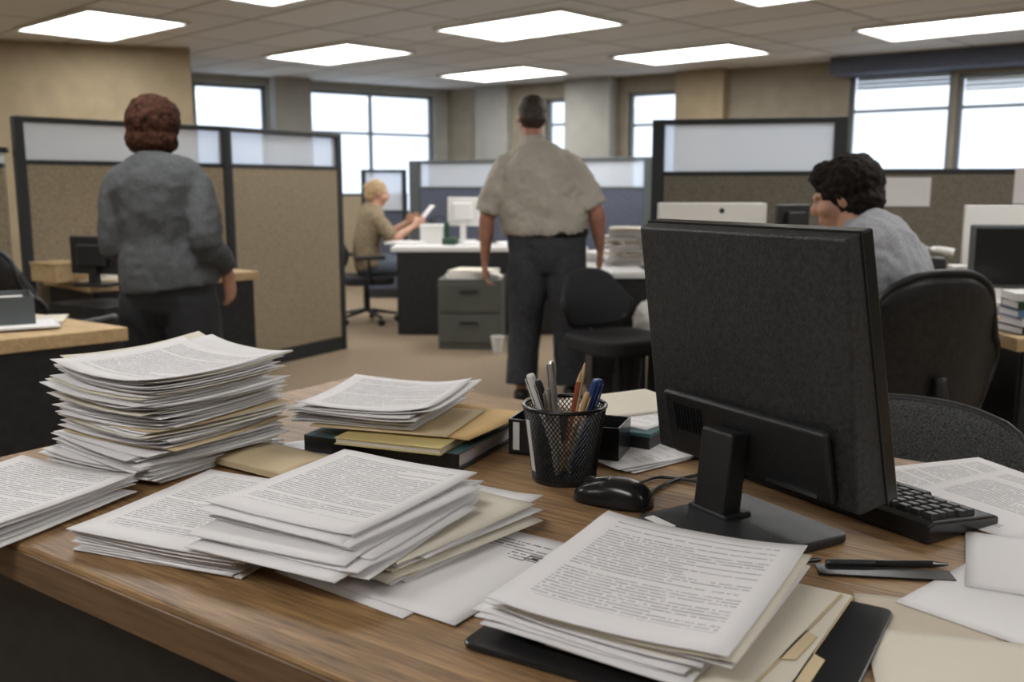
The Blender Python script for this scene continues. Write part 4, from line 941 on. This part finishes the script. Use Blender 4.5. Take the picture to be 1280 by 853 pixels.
# desk right of the man, with heaps of paper
g0_ = P(742, 342, .74); g1_ = P(812, 342, .74)
simple_desk('dark desk heaped with white papers right of the standing man', [g0_, g1_, g1_+Vector((.0, .9, 0)), g0_+Vector((-.05, .9, 0))], .74, .03, 'white', legm='blackpanel')
rr = random.Random(5)
for k in range(9):
    o = sheet(.24, .32, .022, lambda x, y, q=rr.uniform(0, 6): .002+.002*math.sin(x*20+q), M[('paper', 'paper', 'paperb')[k % 3]]); px = 775+rr.uniform(-12, 14)
    put(o, P(784+rr.uniform(-6, 6), 322, .78), rr.uniform(-25, 25), .742+.026*k); tag(o, 'bundle in the untidy heap of papers right of the standing man', 'paper', 'paper bundles right of the man')
for k in range(3):
    o = sheet(.24, .30, .018, lambda x, y: .001, M['paper']); put(o, P(752, 322, .76), 10+20*k, .742+.021*k); tag(o, ('lowest', 'middle', 'upper')[k]+' paper bundle just behind the right hand of the man', 'paper')
# white bag on the floor/desk side left of monitor
bm = bmesh.new(); ell(bm, (0, 0, .12), (.10, .08, .12)); ell(bm, (.02, 0, .23), (.035, .03, .05)); o = obj('plastic_bag', bm, M['white'], None, smooth=True, loc=(*P(818, 412, .40)[:2], .0)); remesh(o, .01); displace(o, .04, .03)
o.location = (P(812, 412, .43).x, P(812, 412, .43).y, .36); tag(o, 'crumpled white bag showing left of the big monitor', 'bag')
st = thing('stool', 'low black stool behind the big monitor, carrying the white bag', 'stool', (o.location.x+.03, o.location.y, 0)); obj('seat', lathe(bmesh.new(), [(.15, .33), (.16, .345), (.15, .358)], 24), M['blackcloth'], st)
for k in range(4):
    a_ = PI/4+k*PI/2; obj('leg', tube(bmesh.new(), [(.1*math.cos(a_), .1*math.sin(a_), .34), (.15*math.cos(a_), .15*math.sin(a_), 0)], .012, 8, 2), M['black'], st)
# white cup on the floor
cpf = P(622, 441, 0); t = thing('paper_cup', 'small white paper cup on the carpet beside the man', 'cup', cpf); obj('cup_body', lathe(bmesh.new(), [(.035, 0), (.05, .12), (.052, .122), (.047, .118), (.033, .005)], 20), M['white'], t); obj('cup_rim', tube(bmesh.new(), [(.051*math.cos(k*PI/8), .051*math.sin(k*PI/8), .122) for k in range(17)], .003, 6, 2), M['white'], t)

# ---- right cubicle
sdir = azv(-38)
r0 = Vector((1.25, 3.72, 0))
simple_desk('wooden desk the seated man works at, along the right partition', [(.75, 3.55), (3.3, 3.75), (3.25, 4.45), (.8, 4.45)], .74, .04, 'palewood', panels=10)
small_monitor('small black monitor left of the seated man\'s face', at(992, 4.15)[:2], -20, .16, .14, .741, stand=.28)
t = thing('storage_box', 'wide white box with a dark round mark, behind the big monitor', 'box', (*at(890, 4.3)[:2], .741), 5)
obj('box_body', B((0, 0, .212), (.475, .12, .424)), M['white'], t, bevel=.005); obj('finger_hole', lathe(bmesh.new(), [(.012, -.001), (.012, .001)], 20), M['black'], t)
t.children[-1].rotation_euler = (PI/2, 0, 0); t.children[-1].location = (.04, -.0605, .39)
# papers on partition
def pinned(px0, px1, py0, py1, p0, p1, label):
    p0 = Vector((p0.x, p0.y, 0)); p1 = Vector((p1.x, p1.y, 0)); az = az_of(p1-p0)
    s0_, z0_ = wall_hit(px0, py0, p0, az); s1_, z1_ = wall_hit(px1, py1, p0, az); d_ = azv(az); n_ = Vector((d_.y, -d_.x, 0)); n_ = n_ if n_.y < 0 else -n_
    c__ = p0+d_*((s0_+s1_)/2)+n_*.027; o = obj('pinned_paper', B((0, 0, 0), (abs(s1_-s0_), .002, abs(z1_-z0_))), M['paper'], None, loc=(c__.x, c__.y, (z0_+z1_)/2), az=az-90); tag(o, label, 'paper')
pinned(1106, 1160, 222, 258, pG, pH, 'blank white paper pinned to the right partition, right of the seated man')
pinned(1267, 1300, 210, 255, pG, pH, 'white paper pinned to the partition at the right edge')
t = thing('notice_board', 'white frame shaped board behind the dark monitor at the right edge', 'board', (*at(1262, 3.95)[:2], .741), 8)
obj('board', B((0, 0, .21), (.34, .02, .42)), M['white'], t, bevel=.003); obj('foot', B((0, 0, .01), (.3, .12, .02)), M['white'], t)
small_monitor('dark grey monitor at the right edge in front of the white board', at(1276, 3.7)[:2], 188, .34, .25, .741, 'frameg', 'blackg', .10)
t = thing('speaker_box', 'small white box below the white board at the right', 'box', (*at(1206, 3.85)[:2], .741), 8); obj('box_body', B((0, 0, .09), (.07, .07, .18)), M['white'], t, bevel=.006); obj('box_front', B((0, -.036, .09), (.055, .002, .16)), M['light_frame'], t)
t = thing('coffee_mug', 'cream mug beside the shoulder of the seated man', 'mug', (*at(1190, 3.8)[:2], .741)); obj('cup_body', lathe(bmesh.new(), [(.034, 0), (.038, .01), (.04, .15), (.035, .148)], 20), M['paperb'], t); obj('handle', tube(bmesh.new(), [(.038, 0, .03), (.07, 0, .05), (.07, 0, .1), (.038, 0, .12)], .006), M['paperb'], t, smooth=True)
t = thing('telephone', 'dark telephone behind the shoulder of the seated man', 'telephone', (*at(1172, 4.0)[:2], .741), 20); obj('phone_base', B((0, 0, .10), (.14, .12, .2), None, .7), M['darkmetal'], t, bevel=.008); obj('handset', limb(bmesh.new(), [(-.08, 0, .22, .02, .02), (0, 0, .235, .014, .012), (.08, 0, .22, .02, .02)]), M['white'], t, smooth=True)
bks = [('white', 'white book topmost of the stack at the right edge'), ('greenpl', 'dark green book in the stack at the right edge'), ('bluep', 'blue book in the stack at the right edge'), ('paper', 'pale book second from bottom at the right edge'), ('black', 'black book at the bottom of the stack at the right edge')]
bp_ = at(1300, 3.35)
simple_desk('wooden side table at the right edge under the small book stack', [(bp_.x-.11, bp_.y-.14), (bp_.x+.7, bp_.y-.1), (bp_.x+.7, bp_.y+.16), (bp_.x-.11, bp_.y+.14)], .72, .05, 'palewood')
for k, (m, lab) in enumerate(bks[::-1]):
    t = thing('book', lab, 'book', (bp_.x+.03+.006*(k % 2), bp_.y, .7212+.0292*k), 4*k-6, 'books at the right edge')
    obj('page_block', B((0, 0, .014), (.20, .15, .022)), M['paper'], t); bm = bmesh.new(); box(bm, (0, 0, .0015), (.21, .16, .003)); box(bm, (0, 0, .0265), (.21, .16, .003)); box(bm, (0, -.0795, .014), (.21, .003, .026)); obj('cover', bm, M[m], t)
